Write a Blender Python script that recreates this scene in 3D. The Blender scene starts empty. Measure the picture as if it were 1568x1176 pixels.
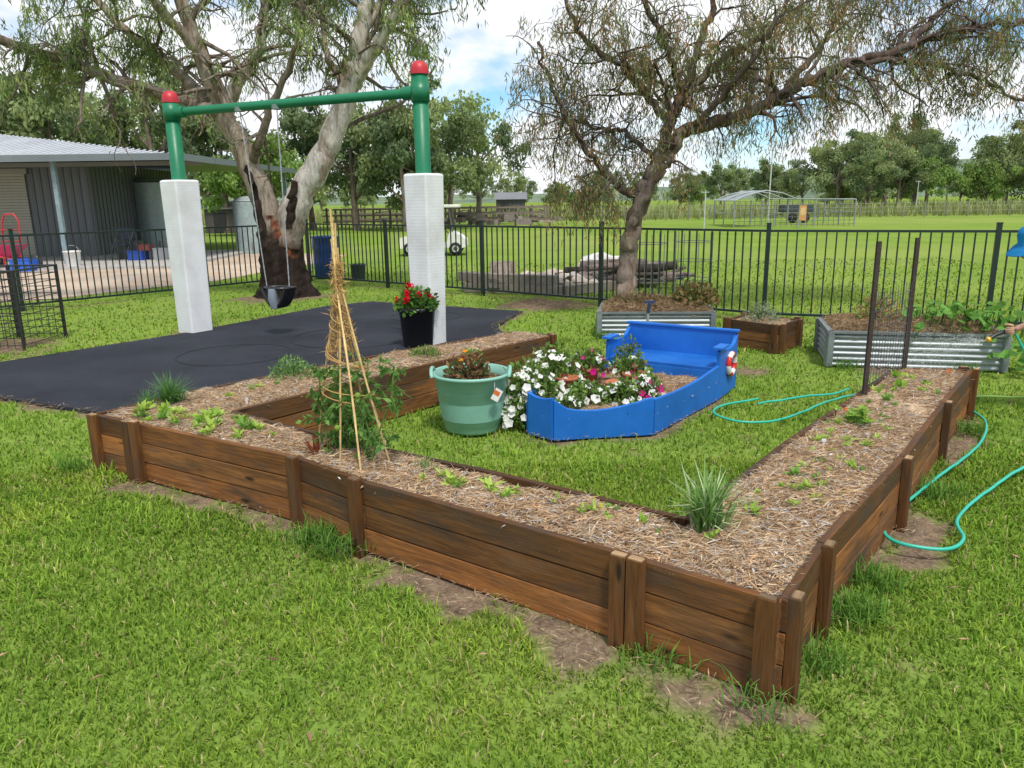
import bpy, math, random
import numpy as np
from mathutils import Vector, Matrix, noise as mn
R=np.random.default_rng(7); random.seed(7)
pi=math.pi
# ------------------------------------------------------------------ helpers
def nrm(a): 
    a=np.asarray(a,float); return a/(np.linalg.norm(a,axis=-1,keepdims=True)+1e-9)
_ph=R.uniform(0,6.28,(12,3)); _fr=R.normal(0,1,(12,2))
def fn(x,y,s=1.0,o=0):
    x=np.asarray(x,float)*s; y=np.asarray(y,float)*s; t=0
    for i in range(12):
        f=_fr[(i+o)%12]*(1+.35*i); t=t+np.sin(x*f[0]+y*f[1]+_ph[i,0]+o)/(1+.25*i)
    return t/3.2
def inpoly(x,y,poly):
    x=np.asarray(x,float);y=np.asarray(y,float); ins=np.zeros(x.shape,bool); n=len(poly)
    for i in range(n):
        x1,y1=poly[i]; x2,y2=poly[(i+1)%n]
        if y1==y2: continue
        c=((y1>y)!=(y2>y))&(x<(x2-x1)*(y-y1)/(y2-y1)+x1); ins^=c
    return ins
def dline(x,y,pts,closed=False):
    x=np.asarray(x,float);y=np.asarray(y,float); d=np.full(x.shape,1e9); P=list(pts)+([pts[0]] if closed else [])
    for (x1,y1),(x2,y2) in zip(P[:-1],P[1:]):
        dx,dy=x2-x1,y2-y1; t=np.clip(((x-x1)*dx+(y-y1)*dy)/(dx*dx+dy*dy),0,1)
        d=np.minimum(d,np.hypot(x-x1-t*dx,y-y1-t*dy))
    return d
def cr(pts,n=8):
    P=np.asarray(pts,float); P=np.vstack([2*P[0]-P[1],P,2*P[-1]-P[-2]]); out=[]
    for i in range(1,len(P)-2):
        for t in np.linspace(0,1,n,endpoint=False):
            a,b,c,d=P[i-1],P[i],P[i+1],P[i+2]
            out.append(.5*((2*b)+(c-a)*t+(2*a-5*b+4*c-d)*t*t+(3*b-a-3*c+d)*t**3))
    out.append(P[-2]); return np.array(out)
def rz(a):
    c,s=math.cos(a),math.sin(a); return np.array([[c,-s,0],[s,c,0],[0,0,1.]])
def rx(a):
    c,s=math.cos(a),math.sin(a); return np.array([[1.,0,0],[0,c,-s],[0,s,c]])
def ry(a):
    c,s=math.cos(a),math.sin(a); return np.array([[c,0,s],[0,1.,0],[-s,0,c]])
class Acc:
    def __init__(s): s.v=[];s.f=[];s.c=[];s.l=[];s.m=[];s.s=[];s.n=0
    def add(s,v,f,col=(.5,.5,.5),mi=0,sm=False,loc=None):
        v=np.asarray(v,float).reshape(-1,3); f=np.asarray(f,int)
        if f.shape[-1]==4: f=f.reshape(-1,4); f=np.vstack([f[:,[0,1,2]],f[:,[0,2,3]]])
        f=f.reshape(-1,3)
        s.v.append(v); s.f.append(f+s.n); s.c.append(np.broadcast_to(np.asarray(col,float),(len(v),3)))
        s.l.append(v if loc is None else loc); s.m.append(np.full(len(f),mi)); s.s.append(np.full(len(f),sm)); s.n+=len(v)
    def box(s,c,size,col,rot=None,mi=0):
        sx,sy,sz=[a/2 for a in size]
        L=np.array([[x,y,z] for x in(-sx,sx) for y in(-sy,sy) for z in(-sz,sz)])
        V=L if rot is None else L@np.asarray(rot).T
        ax=int(np.argmax(size)); o=[ax]+[i for i in range(3) if i!=ax]
        s.add(V+np.asarray(c),[[0,1,3,2],[4,6,7,5],[0,4,5,1],[2,3,7,6],[0,2,6,4],[1,5,7,3]],col,mi,False,L[:,o]+R.uniform(-9,9,3))
    def tube(s,pts,rad,k=6,col=(.5,.5,.5),mi=0,cap=True,sm=True):
        P=np.asarray(pts,float); n=len(P); rad=np.broadcast_to(np.asarray(rad,float),(n,))
        T=nrm(np.gradient(P,axis=0)); u=np.cross(T[0],[0,0,1.]) 
        if np.linalg.norm(u)<.05: u=np.cross(T[0],[1.,0,0])
        u=nrm(u); a=np.linspace(0,2*pi,k,endpoint=False); V=[]
        for i in range(n):
            u=nrm(u-T[i]*np.dot(u,T[i])); w=np.cross(T[i],u)
            V.append(P[i]+rad[i]*(np.cos(a)[:,None]*u+np.sin(a)[:,None]*w))
        V=np.vstack(V); F=[]
        j=np.arange(k); j2=(j+1)%k
        for i in range(n-1): F.append(np.stack([i*k+j,i*k+j2,(i+1)*k+j2,(i+1)*k+j],1))
        F=np.vstack(F)
        c=np.asarray(col,float)
        if c.ndim==2: c=np.repeat(c,k,axis=0)
        s.add(V,F,c,mi,sm)
        if cap:
            for b in (0,n-1):
                s.add(V[b*k:(b+1)*k],[[0,t,t+1] for t in range(1,k-1)],c if c.ndim==1 else c[b*k],mi,False)
    def lathe(s,c,prof,k=24,col=(.5,.5,.5),mi=0,rot=None,sm=True,sc=(1,1,1)):
        a=np.linspace(0,2*pi,k,endpoint=False); V=[]
        for r,z in prof: V.append(np.stack([r*np.cos(a),r*np.sin(a),np.full(k,z)],1))
        V=np.vstack(V)*np.asarray(sc); j=np.arange(k);j2=(j+1)%k
        F=np.vstack([np.stack([i*k+j,i*k+j2,(i+1)*k+j2,(i+1)*k+j],1) for i in range(len(prof)-1)])
        if rot is not None: V=V@np.asarray(rot).T
        s.add(V+np.asarray(c),F,col,mi,sm)
    def ball(s,c,r,col,sc=(1,1,1),k=12,rot=None,mi=0):
        s.lathe(c,[(r*math.sin(t)+1e-5,-r*math.cos(t)) for t in np.linspace(0,pi,k//2+1)],k,col,mi,rot,True,sc)
    def rock(s,c,r,col,sc=(1,1,.7)):
        t=np.linspace(0,pi,8); k=11; o=random.uniform(0,99); V=[]
        for th in t:
            for ph in np.linspace(0,2*pi,k,endpoint=False):
                d=Vector((math.sin(th)*math.cos(ph),math.sin(th)*math.sin(ph),math.cos(th)))
                q=r*(1+.45*mn.noise(d*1.3+Vector((o,0,0)))+.15*mn.noise(d*4+Vector((o,3,0))))
                V.append([d.x*q*sc[0]+c[0],d.y*q*sc[1]+c[1],d.z*q*sc[2]+c[2]])
        F=[[i*k+j,(i+1)*k+j,(i+1)*k+(j+1)%k,i*k+(j+1)%k] for i in range(7) for j in range(k)]
        s.add(V,F,col)
    def poly(s,pts,z0,z1,col,mi=0):
        import mathutils.geometry as mg
        n=len(pts); tri=mg.tessellate_polygon([[Vector((p[0],p[1],0)) for p in pts]])
        top=[[p[0],p[1],z1] for p in pts]; s.add(top,[list(t) for t in tri],col,mi)
        for i in range(n):
            a,b=pts[i],pts[(i+1)%n]
            s.add([[a[0],a[1],z0],[b[0],b[1],z0],[b[0],b[1],z1],[a[0],a[1],z1]],[[0,1,2,3]],col,mi)
    def leaves(s,P,D,ln,w,col,mi=0,up=None):
        P=np.asarray(P,float);n=len(P); D=nrm(D); ln=np.broadcast_to(ln,(n,))[:,None]; w=np.broadcast_to(w,(n,))[:,None]
        q=R.normal(size=(n,3)) if up is None else up+R.normal(0,.3,(n,3))
        S=nrm(np.cross(D,q)); N=np.cross(S,D)
        V=np.stack([P,P+D*ln*.45+S*w+N*ln*.05,P+D*ln,P+D*ln*.45-S*w+N*ln*.05],1).reshape(-1,3)
        i=np.arange(n)[:,None]*4; F=np.vstack([i+[[0,1,2]],i+[[0,2,3]]])
        c=np.repeat(np.broadcast_to(col,(n,3)),4,axis=0); s.add(V,F,c,mi)
    def blades(s,P,h,w,col,lean=.5,head=None,mi=0,tipdark=1.15):
        P=np.asarray(P,float);n=len(P); h=np.broadcast_to(h,(n,)); w=np.broadcast_to(w,(n,)); lean=np.broadcast_to(lean,(n,))
        a=R.uniform(0,2*pi,n) if head is None else head
        hd=np.stack([np.cos(a),np.sin(a),np.zeros(n)],1); b=a+pi/2+R.uniform(-.6,.6,n); sd=np.stack([np.cos(b),np.sin(b),np.zeros(n)],1)
        W=w[:,None]; Z=np.array([0,0,1.])
        mid=P+hd*(h*np.sin(lean*.6)*.55)[:,None]+Z*(h*np.cos(lean*.6)*.55)[:,None]
        tip=mid+hd*(h*np.sin(lean*1.6)*.45)[:,None]+Z*(h*np.cos(lean*1.6)*.45)[:,None]
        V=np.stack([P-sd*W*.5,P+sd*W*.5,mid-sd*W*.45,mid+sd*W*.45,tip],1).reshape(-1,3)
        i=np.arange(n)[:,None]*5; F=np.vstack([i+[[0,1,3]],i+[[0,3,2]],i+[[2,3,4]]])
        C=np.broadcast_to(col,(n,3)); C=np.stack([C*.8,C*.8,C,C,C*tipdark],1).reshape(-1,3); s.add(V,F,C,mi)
    def discs(s,P,N,r,col,k=7,mi=0):
        P=np.asarray(P,float);n=len(P);N=nrm(N);u=nrm(np.cross(N,R.normal(size=(n,3))));v=np.cross(N,u);r=np.broadcast_to(r,(n,))
        a=np.linspace(0,2*pi,k*2,endpoint=False); rr=np.where(np.arange(k*2)%2==0,1,.78)
        ring=P[:,None]+r[:,None,None]*rr[None,:,None]*(np.cos(a)[None,:,None]*u[:,None]+np.sin(a)[None,:,None]*v[:,None])+N[:,None]*(r*.25)[:,None,None]
        V=np.concatenate([P[:,None],ring],1).reshape(-1,3); K=2*k+1
        f=np.array([[0,1+j,1+(j+1)%(2*k)] for j in range(2*k)]); F=(np.arange(n)[:,None,None]*K+f[None]).reshape(-1,3)
        s.add(V,F,np.repeat(np.broadcast_to(col,(n,3)),K,axis=0),mi)
    def build(s,name,mats,parent=None,bevel=0):
        V=np.vstack(s.v);F=np.vstack(s.f);C=np.vstack(s.c);L=np.vstack(s.l)
        me=bpy.data.meshes.new(name); me.vertices.add(len(V)); me.loops.add(F.size); me.polygons.add(len(F))
        me.vertices.foreach_set('co',V.astype(np.float32).ravel())
        me.polygons.foreach_set('loop_start',np.arange(0,F.size,3,dtype=np.int32))
        try: me.polygons.foreach_set('loop_total',np.full(len(F),3,dtype=np.int32))
        except Exception: pass
        me.loops.foreach_set('vertex_index',F.astype(np.int32).ravel())
        me.polygons.foreach_set('material_index',np.concatenate(s.m).astype(np.int32))
        me.polygons.foreach_set('use_smooth',np.concatenate(s.s).astype(bool))
        a=me.color_attributes.new('Col','FLOAT_COLOR','POINT'); a.data.foreach_set('color',np.hstack([C,np.ones((len(C),1))]).astype(np.float32).ravel())
        b=me.attributes.new('loc','FLOAT_VECTOR','POINT'); b.data.foreach_set('vector',L.astype(np.float32).ravel())
        for m in (mats if isinstance(mats,(list,tuple)) else [mats]): me.materials.append(m)
        me.update(calc_edges=True); me.validate()
        o=bpy.data.objects.new(name,me); bpy.context.scene.collection.objects.link(o)
        if parent is not None: par(o,parent)
        if bevel:
            md=o.modifiers.new('bevel','BEVEL'); md.width=bevel; md.segments=2; md.limit_method='ANGLE'; md.angle_limit=math.radians(40)
        return o
def par(o,p):
    o.parent=p; o.matrix_parent_inverse=Matrix.Translation(-Vector(p.location))
def empty(name,loc=(0,0,0)):
    e=bpy.data.objects.new(name,None); e.empty_display_size=.2; e.location=loc; bpy.context.scene.collection.objects.link(e); return e
# ------------------------------------------------------------------ materials
def newmat(name):
    m=bpy.data.materials.new(name); m.use_nodes=True; nt=m.node_tree; nt.nodes.clear()
    o=nt.nodes.new('ShaderNodeOutputMaterial'); b=nt.nodes.new('ShaderNodeBsdfPrincipled'); nt.links.new(b.outputs[0],o.inputs[0]); return m,nt,b,o
def N(nt,t,**k):
    n=nt.nodes.new(t)
    for a,v in k.items():
        if a in n.inputs: n.inputs[a].default_value=v
        else: setattr(n,a,v)
    return n
def noi(nt,vec,scale,detail=5,rough=.6,dist=0):
    n=nt.nodes.new('ShaderNodeTexNoise'); n.inputs['Scale'].default_value=scale; n.inputs['Detail'].default_value=detail; n.inputs['Roughness'].default_value=rough; n.inputs['Distortion'].default_value=dist
    nt.links.new(vec,n.inputs['Vector']); return n.outputs['Fac']
def mr(nt,x,a,b,c,d):
    n=nt.nodes.new('ShaderNodeMapRange'); nt.links.new(x,n.inputs[0])
    for i,v in enumerate((a,b,c,d)): n.inputs[i+1].default_value=v
    return n.outputs[0]
def mix(nt,f,a,b,mode='MIX'):
    n=nt.nodes.new('ShaderNodeMix'); n.data_type='RGBA'; n.blend_type=mode
    for s,x in ((n.inputs[0],f),(n.inputs[6],a),(n.inputs[7],b)):
        if isinstance(x,bpy.types.NodeSocket): nt.links.new(x,s)
        elif isinstance(x,(int,float)): s.default_value=x
        else: s.default_value=(*x,1)
    return n.outputs[2]
def bump(nt,b,h,st,dist=.01):
    n=nt.nodes.new('ShaderNodeBump'); n.inputs['Strength'].default_value=st; n.inputs['Distance'].default_value=dist
    nt.links.new(h,n.inputs['Height']); nt.links.new(n.outputs[0],b.inputs['Normal'])
def att(nt,name,out='Color'):
    n=nt.nodes.new('ShaderNodeAttribute'); n.attribute_name=name; return n.outputs[out]
def scalevec(nt,v,s,add=None):
    n=nt.nodes.new('ShaderNodeVectorMath'); n.operation='MULTIPLY'; nt.links.new(v,n.inputs[0]); n.inputs[1].default_value=s
    if add:
        q=nt.nodes.new('ShaderNodeVectorMath'); q.operation='ADD'; nt.links.new(n.outputs[0],q.inputs[0]); q.inputs[1].default_value=add; return q.outputs[0]
    return n.outputs[0]
def vc(name,rough=.6,ns=8,amp=.35,bs=.2,bd=.005,metal=0,spec=.4,fine=60):
    m,nt,b,o=newmat(name); v=att(nt,'loc','Vector'); c=att(nt,'Col')
    f=noi(nt,v,ns,4,.65); g=noi(nt,v,fine,2,.6)
    f2=mr(nt,f,.25,.75,1-amp,1+amp); g2=mr(nt,g,.25,.75,1-amp*.5,1+amp*.5)
    mm=N(nt,'ShaderNodeMath',operation='MULTIPLY'); nt.links.new(f2,mm.inputs[0]); nt.links.new(g2,mm.inputs[1])
    cc=nt.nodes.new('ShaderNodeVectorMath'); cc.operation='SCALE'; nt.links.new(c,cc.inputs[0]); nt.links.new(mm.outputs[0],cc.inputs['Scale'])
    nt.links.new(cc.outputs[0],b.inputs['Base Color']); b.inputs['Metallic'].default_value=metal; b.inputs['Specular IOR Level'].default_value=spec
    nt.links.new(mr(nt,f,.2,.8,max(rough-.12,.05),min(rough+.12,1)),b.inputs['Roughness'])
    if bs: bump(nt,b,g,bs,bd)
    return m
def leafmat(name,tr=.35,tint=(1.15,1.2,.7)):
    m,nt,b,o=newmat(name); nt.nodes.remove(b); c=att(nt,'Col'); d=nt.nodes.new('ShaderNodeBsdfDiffuse'); nt.links.new(c,d.inputs[0])
    t=nt.nodes.new('ShaderNodeBsdfTranslucent'); nt.links.new(mix(nt,1.0,c,tint,'MULTIPLY'),t.inputs[0])
    x=nt.nodes.new('ShaderNodeMixShader'); x.inputs[0].default_value=tr; nt.links.new(d.outputs[0],x.inputs[1]); nt.links.new(t.outputs[0],x.inputs[2]); nt.links.new(x.outputs[0],o.inputs[0]); return m
mLeaf=leafmat('leaf'); mGrass=leafmat('grass_blade',.28); mPetal=leafmat('petal',.3,(1.0,1.0,.9)); mStraw=leafmat('straw',.12,(1,1,1))
mPaint=vc('painted',.42,5,.12,.06,.003,spec=.5); mPlas=vc('plastic',.38,4,.10,.04,.002,spec=.5); mMetal=vc('galvanised',.45,9,.22,.05,.003,metal=.35,spec=.5)
mDull=vc('dull',.85,6,.35,.4,.01); mRoof=vc('metal_roof',.45,1.2,.12,.03,.003,metal=.2); mCloth=vc('cloth',.9,20,.15,.3,.002,spec=.1); mSkin=vc('skin',.5,20,.06,.08,.001,spec=.4)
def barkmat():
    m,nt,b,o=newmat('eucalypt_bark'); v=att(nt,'loc','Vector'); c=att(nt,'Col')
    f=noi(nt,scalevec(nt,v,(5,5,1.2)),1.0,5,.65,.8); g=noi(nt,scalevec(nt,v,(28,28,6)),1,4,.7,.3); p=noi(nt,scalevec(nt,v,(2.5,2.5,1.0)),1,3,.6,.5)
    n=mix(nt,mr(nt,f,.47,.58,.0,.85),c,mix(nt,1.0,c,(.50,.40,.33),'MULTIPLY')); n=mix(nt,mr(nt,p,.55,.62,0,.5),n,mix(nt,1.0,c,(1.25,1.18,1.1),'MULTIPLY'))
    l=mix(nt,1.0,n,mix(nt,mr(nt,g,.3,.7,0,1),(.55,.55,.55),(1.25,1.25,1.25)),'MULTIPLY')
    nt.links.new(l,b.inputs['Base Color']); b.inputs['Roughness'].default_value=.85; b.inputs['Specular IOR Level'].default_value=.2; bump(nt,b,g,.7,.03); return m
mBark=barkmat()
def woodmat():
    m,nt,b,o=newmat('stained_timber'); v=att(nt,'loc','Vector'); c=att(nt,'Col')
    f=noi(nt,scalevec(nt,v,(2.2,26,26)),1,6,.7,1.2); g=noi(nt,scalevec(nt,v,(9,160,160)),1,3,.6); w=noi(nt,scalevec(nt,v,(1.6,7,7)),1,4,.65)
    x=mix(nt,mr(nt,f,.3,.7,0,1),(.42,.35,.28),(1.4,1.35,1.3)); x=mix(nt,1.0,c,x,'MULTIPLY')
    x=mix(nt,mr(nt,w,.47,.66,0,.85),x,(.070,.050,.036))
    x=mix(nt,mr(nt,w,.44,.30,0,.35),x,(.20,.145,.10))
    x=mix(nt,mr(nt,g,.25,.75,.45,0),x,(.03,.018,.01))
    k=nt.nodes.new('ShaderNodeTexVoronoi'); k.inputs['Scale'].default_value=1; nt.links.new(scalevec(nt,v,(2.6,9,9)),k.inputs['Vector'])
    x=mix(nt,mr(nt,k.outputs['Distance'],.06,.14,.95,0),x,(.025,.012,.006))
    nt.links.new(x,b.inputs['Base Color']); nt.links.new(mr(nt,f,.2,.8,.55,.85),b.inputs['Roughness']); b.inputs['Specular IOR Level'].default_value=.3; bump(nt,b,f,.5,.006); return m
mWood=woodmat()
def mulchmat():
    m,nt,b,o=newmat('mulch'); v=att(nt,'loc','Vector'); f=noi(nt,v,7,4,.7); g=noi(nt,v,70,3,.7)
    x=mix(nt,mr(nt,f,.35,.60,0,1),(.13,.09,.06),(.50,.37,.24)); x=mix(nt,mr(nt,g,.35,.65,0,.7),x,(.60,.47,.33)); nt.links.new(x,b.inputs['Base Color']); b.inputs['Roughness'].default_value=.95; b.inputs['Specular IOR Level'].default_value=.1; return m
mMulch=mulchmat()
def groundmat():
    m,nt,b,o=newmat('lawn_ground'); nt.nodes.remove(b); b=nt.nodes.new('ShaderNodeBsdfDiffuse'); nt.links.new(b.outputs[0],o.inputs[0]); tc=nt.nodes.new('ShaderNodeTexCoord').outputs['Object']; so=att(nt,'soil','Fac')
    f=noi(nt,tc,.35,3,.6); g=noi(nt,tc,9,4,.7); h=noi(nt,tc,60,2,.7); far=noi(nt,tc,.05,3,.6)
    x=mix(nt,mr(nt,g,.3,.7,0,1),(.12,.205,.035),(.22,.335,.058)); x=mix(nt,mr(nt,f,.35,.65,0,.6),x,(.29,.38,.075)); x=mix(nt,mr(nt,far,.45,.7,0,.65),x,(.36,.38,.12))
    x=mix(nt,mr(nt,h,.35,.65,.4,0),x,(.06,.10,.022))
    s=mix(nt,mr(nt,g,.3,.7,0,1),(.085,.060,.044),(.26,.19,.13)); s=mix(nt,mr(nt,h,.5,.75,0,.6),s,(.42,.32,.21))
    x=mix(nt,so,x,s); nt.links.new(x,b.inputs[0]); return m
def simplemat(name,c1,c2,s1,s2,c3=None,rough=.9,bs=.6,bd=.01):
    m,nt,b,o=newmat(name); tc=nt.nodes.new('ShaderNodeTexCoord').outputs['Object']; f=noi(nt,tc,s1,4,.65); g=noi(nt,tc,s2,3,.7)
    x=mix(nt,mr(nt,f,.35,.65,0,1),c1,c2)
    x=mix(nt,mr(nt,g,.5,.75,0,.6),x,c3 or c2); nt.links.new(x,b.inputs['Base Color']); b.inputs['Roughness'].default_value=rough; b.inputs['Specular IOR Level'].default_value=.25; bump(nt,b,g,bs,bd); return m
# ------------------------------------------------------------------ layout (metres)
OF=[(-2.6,4.62),(-2.25,4.42),(-1.12,3.75),(-.69,3.38),(.43,2.57),(.86,2.24)]
ORt=[(.86,2.24),(1.15,2.66),(1.93,3.62),(2.68,4.62),(3.38,5.52)]
IN=[(2.86,5.6),(2.17,4.74),(1.44,3.86),(.7,2.9),(-.14,3.50),(-.66,3.84),(-1.35,4.33),(-1.75,4.64),(-.32,6.43),(.39,7.22)]
OL=[(.05,7.46),(-1.03,6.49),(-2.25,5.17),(-2.6,4.62)]
BED=OF+ORt[1:]+IN+OL[:-1]
MAT=[(-6.6,7.3),(-4.4,6.41),(-3.37,5.94),(-2.45,5.52),(-1.2,6.68),(-.1,7.7),(-.05,8.9),(-.19,9.93),(.17,11.21),(-2.27,12.56),(-2.91,12.08),(-4.17,9.66),(-5.4,7.96)]
BOAT=[(1.67,6.08),(.98,5.16),(.28,5.06),(.12,5.22),(.2,5.75),(.84,6.63)]
BENCH=[(1.67,6.08),(1.93,6.5),(1.10,7.05),(.84,6.63)]
GRAV=[(-16,9),(-8.3,13.5),(-6.3,16.5),(-5.3,20.5),(-5.0,24),(-12,28),(-28,28),(-28,9)]
FENCE=[(-10.9,8.2),(-9.3,10.15),(-7.7,12.1),(-5.95,14.15),(-4.2,16.2),(-2.34,14.72),(-.48,13.3),(1.38,11.8),(3.34,10.1),(5.72,9.15),(8.1,8.25),(10.4,7.3)]
CB1=[(1.05,9.1),(2.38,9.0),(2.5,9.85),(1.2,9.95)]; TB=[(2.4,8.45),(2.8,7.95),(3.15,8.35),(2.75,8.85)]; CB2=[(3.07,7.3),(4.55,6.95),(4.8,7.8),(3.3,8.15)]
def soilf(x,y):
    d=dline(x,y,OF+ORt[1:]); n=fn(x,y,1.6,2); n2=fn(x,y,6,5); n3=fn(x,y,13,3)
    s=np.clip((.075+.08*n+.05*n2+.02*n3-d)/.06,0,1)
    s=np.maximum(s,np.clip((.13+.09*n2+.07*n3-dline(x,y,[(-.50,3.13),(-.1,2.85),(.3,2.52)]))/.05,0,1))
    s=np.maximum(s,np.clip((.09+.07*n2+.05*n3-dline(x,y,[(.3,2.5),(.72,2.17),(.9,2.12)]))/.05,0,1))
    s=np.maximum(s,np.clip((.09+.08*n2+.05*n3-dline(x,y,[(-2.3,4.33),(-1.5,3.86),(-1.1,3.62)]))/.05,0,1))
    s=np.maximum(s,np.clip((.13+.09*n2+.05*n3-dline(x,y,[(1.75,3.25),(2.05,3.55)]))/.05,0,1))
    s=np.maximum(s,np.clip((.12+.09*n2+.05*n3-dline(x,y,[(2.7,4.5),(3.1,5.0)]))/.05,0,1))
    for (px,py,r) in [(-4.0,13.5,.9),(1.7,11.3,.55),(.5,12.1,.8),(-6.0,8.9,.7),(-4.08,9.8,.35),(2.3,7.1,.25),(3.6,7.05,.3),(2.0,8.6,.3),(-1.9,6.1,.3)]:
        s=np.maximum(s,np.clip((r*(1+.35*n2+.15*n3)-np.hypot(x-px,y-py))/(.3*r+.04),0,1))
    s=np.maximum(s,np.clip((.10+.05*n2-dline(x,y,BOAT,True))/.05,0,1)*.9)
    s=np.maximum(s,np.clip((.09+.07*n2-dline(x,y,MAT,True))/.05,0,1))
    s=np.maximum(s,np.clip((.10+.08*n2-dline(x,y,FENCE))/.06,0,1)*.6)
    s=np.maximum(s,np.clip((n2+.3*n3-.85)/.3,0,1)*.45)
    return s
# ------------------------------------------------------------------ ground
xs=np.unique(np.concatenate([-np.geomspace(14,900,26),np.arange(-12,9,.085),np.geomspace(9.5,900,26)]))
ys=np.unique(np.concatenate([-np.geomspace(2,60,8),np.arange(-1,16,.085),np.geomspace(16.5,1200,40)]))
GX,GY=np.meshgrid(xs,ys); Z=np.where((np.abs(GX)<20)&(GY<20),.012*fn(GX,GY,2.2,1),0)-.012
g=Acc(); nx=len(xs); ny=len(ys); idx=np.arange(nx*ny).reshape(ny,nx)
g.add(np.stack([GX,GY,Z],-1).reshape(-1,3),np.stack([idx[:-1,:-1],idx[:-1,1:],idx[1:,1:],idx[1:,:-1]],-1).reshape(-1,4),sm=True)
go=g.build('ground',groundmat()); a=go.data.attributes.new('soil','FLOAT','POINT'); a.data.foreach_set('value',np.where((GY<20),soilf(GX,GY),0).astype(np.float32).ravel())
def lawn(n,xr,yr,dens):
    x=R.uniform(*xr,n);y=R.uniform(*yr,n); d=np.hypot(x,y)
    keep=R.uniform(0,1,n)<dens(d); ang=np.abs(np.arctan2(x,y)); keep&=ang<math.radians(43)
    x,y=x[keep],y[keep]; s=soilf(x,y)
    k=(R.uniform(0,1,len(x))>s*1.15)&~inpoly(x,y,BED)&~inpoly(x,y,MAT)&~inpoly(x,y,BOAT)&~inpoly(x,y,BENCH)&~inpoly(x,y,GRAV)&~inpoly(x,y,CB1)&~inpoly(x,y,CB2)&~inpoly(x,y,TB)&(dline(x,y,BED,True)>.03)
    return x[k],y[k]
L=Acc()
def addlawn(x,y,hs,ws):
    n=len(x); d=np.hypot(x,y); f=fn(x,y,.9,3); f2=fn(x,y,5,4); f3=fn(x,y,2.3,8)
    h=(.041+.014*f+.012*f2)*R.uniform(.5,1.6,n)*hs; h=np.maximum(h,.014)
    near=np.exp(-dline(x,y,OF+ORt[1:])/.08); h*=1+.8*near*(f2>.0)
    t=R.uniform(0,1,n)[:,None]; q=np.clip(.5+.35*f+.25*f2+.25*f3,0,1)[:,None]
    c=(np.array([.120,.230,.030])*(1-t)+np.array([.29,.42,.062])*t)*(.70+.52*q)
    c=c*(1-.25*np.clip(f3,0,1)[:,None]*np.array([-.6,.12,0]))
    dry=(R.uniform(0,1,n)<.05+.06*(f2<-.4)+.12*np.clip(f3-.3,0,1))[:,None]; c=np.where(dry,np.array([.48,.41,.20])*(.6+.6*t),c); c=c*R.uniform(.75,1.2,(n,1))
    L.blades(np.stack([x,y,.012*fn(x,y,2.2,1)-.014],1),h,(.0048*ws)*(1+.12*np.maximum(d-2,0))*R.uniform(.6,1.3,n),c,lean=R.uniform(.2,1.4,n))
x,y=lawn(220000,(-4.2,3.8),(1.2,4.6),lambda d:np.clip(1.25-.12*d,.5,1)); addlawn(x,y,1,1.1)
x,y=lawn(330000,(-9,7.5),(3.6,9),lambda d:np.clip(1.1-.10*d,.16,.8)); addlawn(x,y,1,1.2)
x,y=lawn(200000,(-13,11),(8,20),lambda d:np.clip(1.0-.055*d,.12,.6)); addlawn(x,y,1.05,1.7)
for cx,cy,nn_ in [(-.95,3.5,260),(-.82,3.38,200),(1.32,2.72,260),(1.5,2.98,200),(2.3,3.95,160),(.5,2.42,60),(.78,2.18,50),(1.05,2.4,100),(-2.75,4.6,120),(3.15,5.1,140),(1.1,9.0,120),(1.8,8.9,120),(3.2,7.2,120),(4.2,6.9,120)]:
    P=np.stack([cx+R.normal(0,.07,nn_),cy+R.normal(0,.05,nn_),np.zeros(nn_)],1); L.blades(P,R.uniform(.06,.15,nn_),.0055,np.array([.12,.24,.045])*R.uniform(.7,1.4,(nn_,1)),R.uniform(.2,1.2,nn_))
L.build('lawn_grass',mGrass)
T=Acc(); n=16000; x=R.uniform(-30,70,n); y=R.uniform(56,75,n)
T.blades(np.stack([x,y,0*x],1),R.uniform(.4,1.3,n),.07,np.array([.32,.35,.15])*R.uniform(.6,1.2,(n,1)),R.uniform(0,.6,n)); T.build('tall_pasture_grass',mGrass)
D=Acc(); x,y=lawn(300,(-4,5),(1.6,9),lambda d:np.ones_like(d)); n=len(x)
D.leaves(np.stack([x,y,np.full(n,.035)],1),np.stack([R.normal(size=n),R.normal(size=n),R.uniform(-.1,.25,n)],1),R.uniform(.02,.065,n),R.uniform(.003,.010,n),np.array([.34,.21,.13])*R.uniform(.4,1.5,(n,1)),up=np.array([0,0,1.]))
D.build('fallen_leaves',mStraw)
def straw(acc,x,y,z,lmin=.03,lmax=.11,w=.0015,tilt=.22,cols=None):
    n=len(x); a=R.uniform(0,2*pi,n); el=np.abs(R.normal(0,tilt,n))*np.where(R.uniform(size=n)<.5,1,-.3)
    d=np.stack([np.cos(a)*np.cos(el),np.sin(a)*np.cos(el),np.sin(el)],1); l=R.uniform(lmin,lmax,n)
    pal=np.array([[.80,.62,.41],[.70,.52,.33],[.88,.74,.54],[.42,.29,.19],[.72,.66,.60],[.60,.41,.25],[.76,.54,.32]]) if cols is None else cols
    c=pal[R.integers(0,len(pal),n)]*R.uniform(.7,1.1,(n,1))
    acc.leaves(np.stack([x,y,z],1)-d*l[:,None]*.5,d,l,w*R.uniform(.6,1.6,n),c,up=np.array([0,0,1.]))
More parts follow.
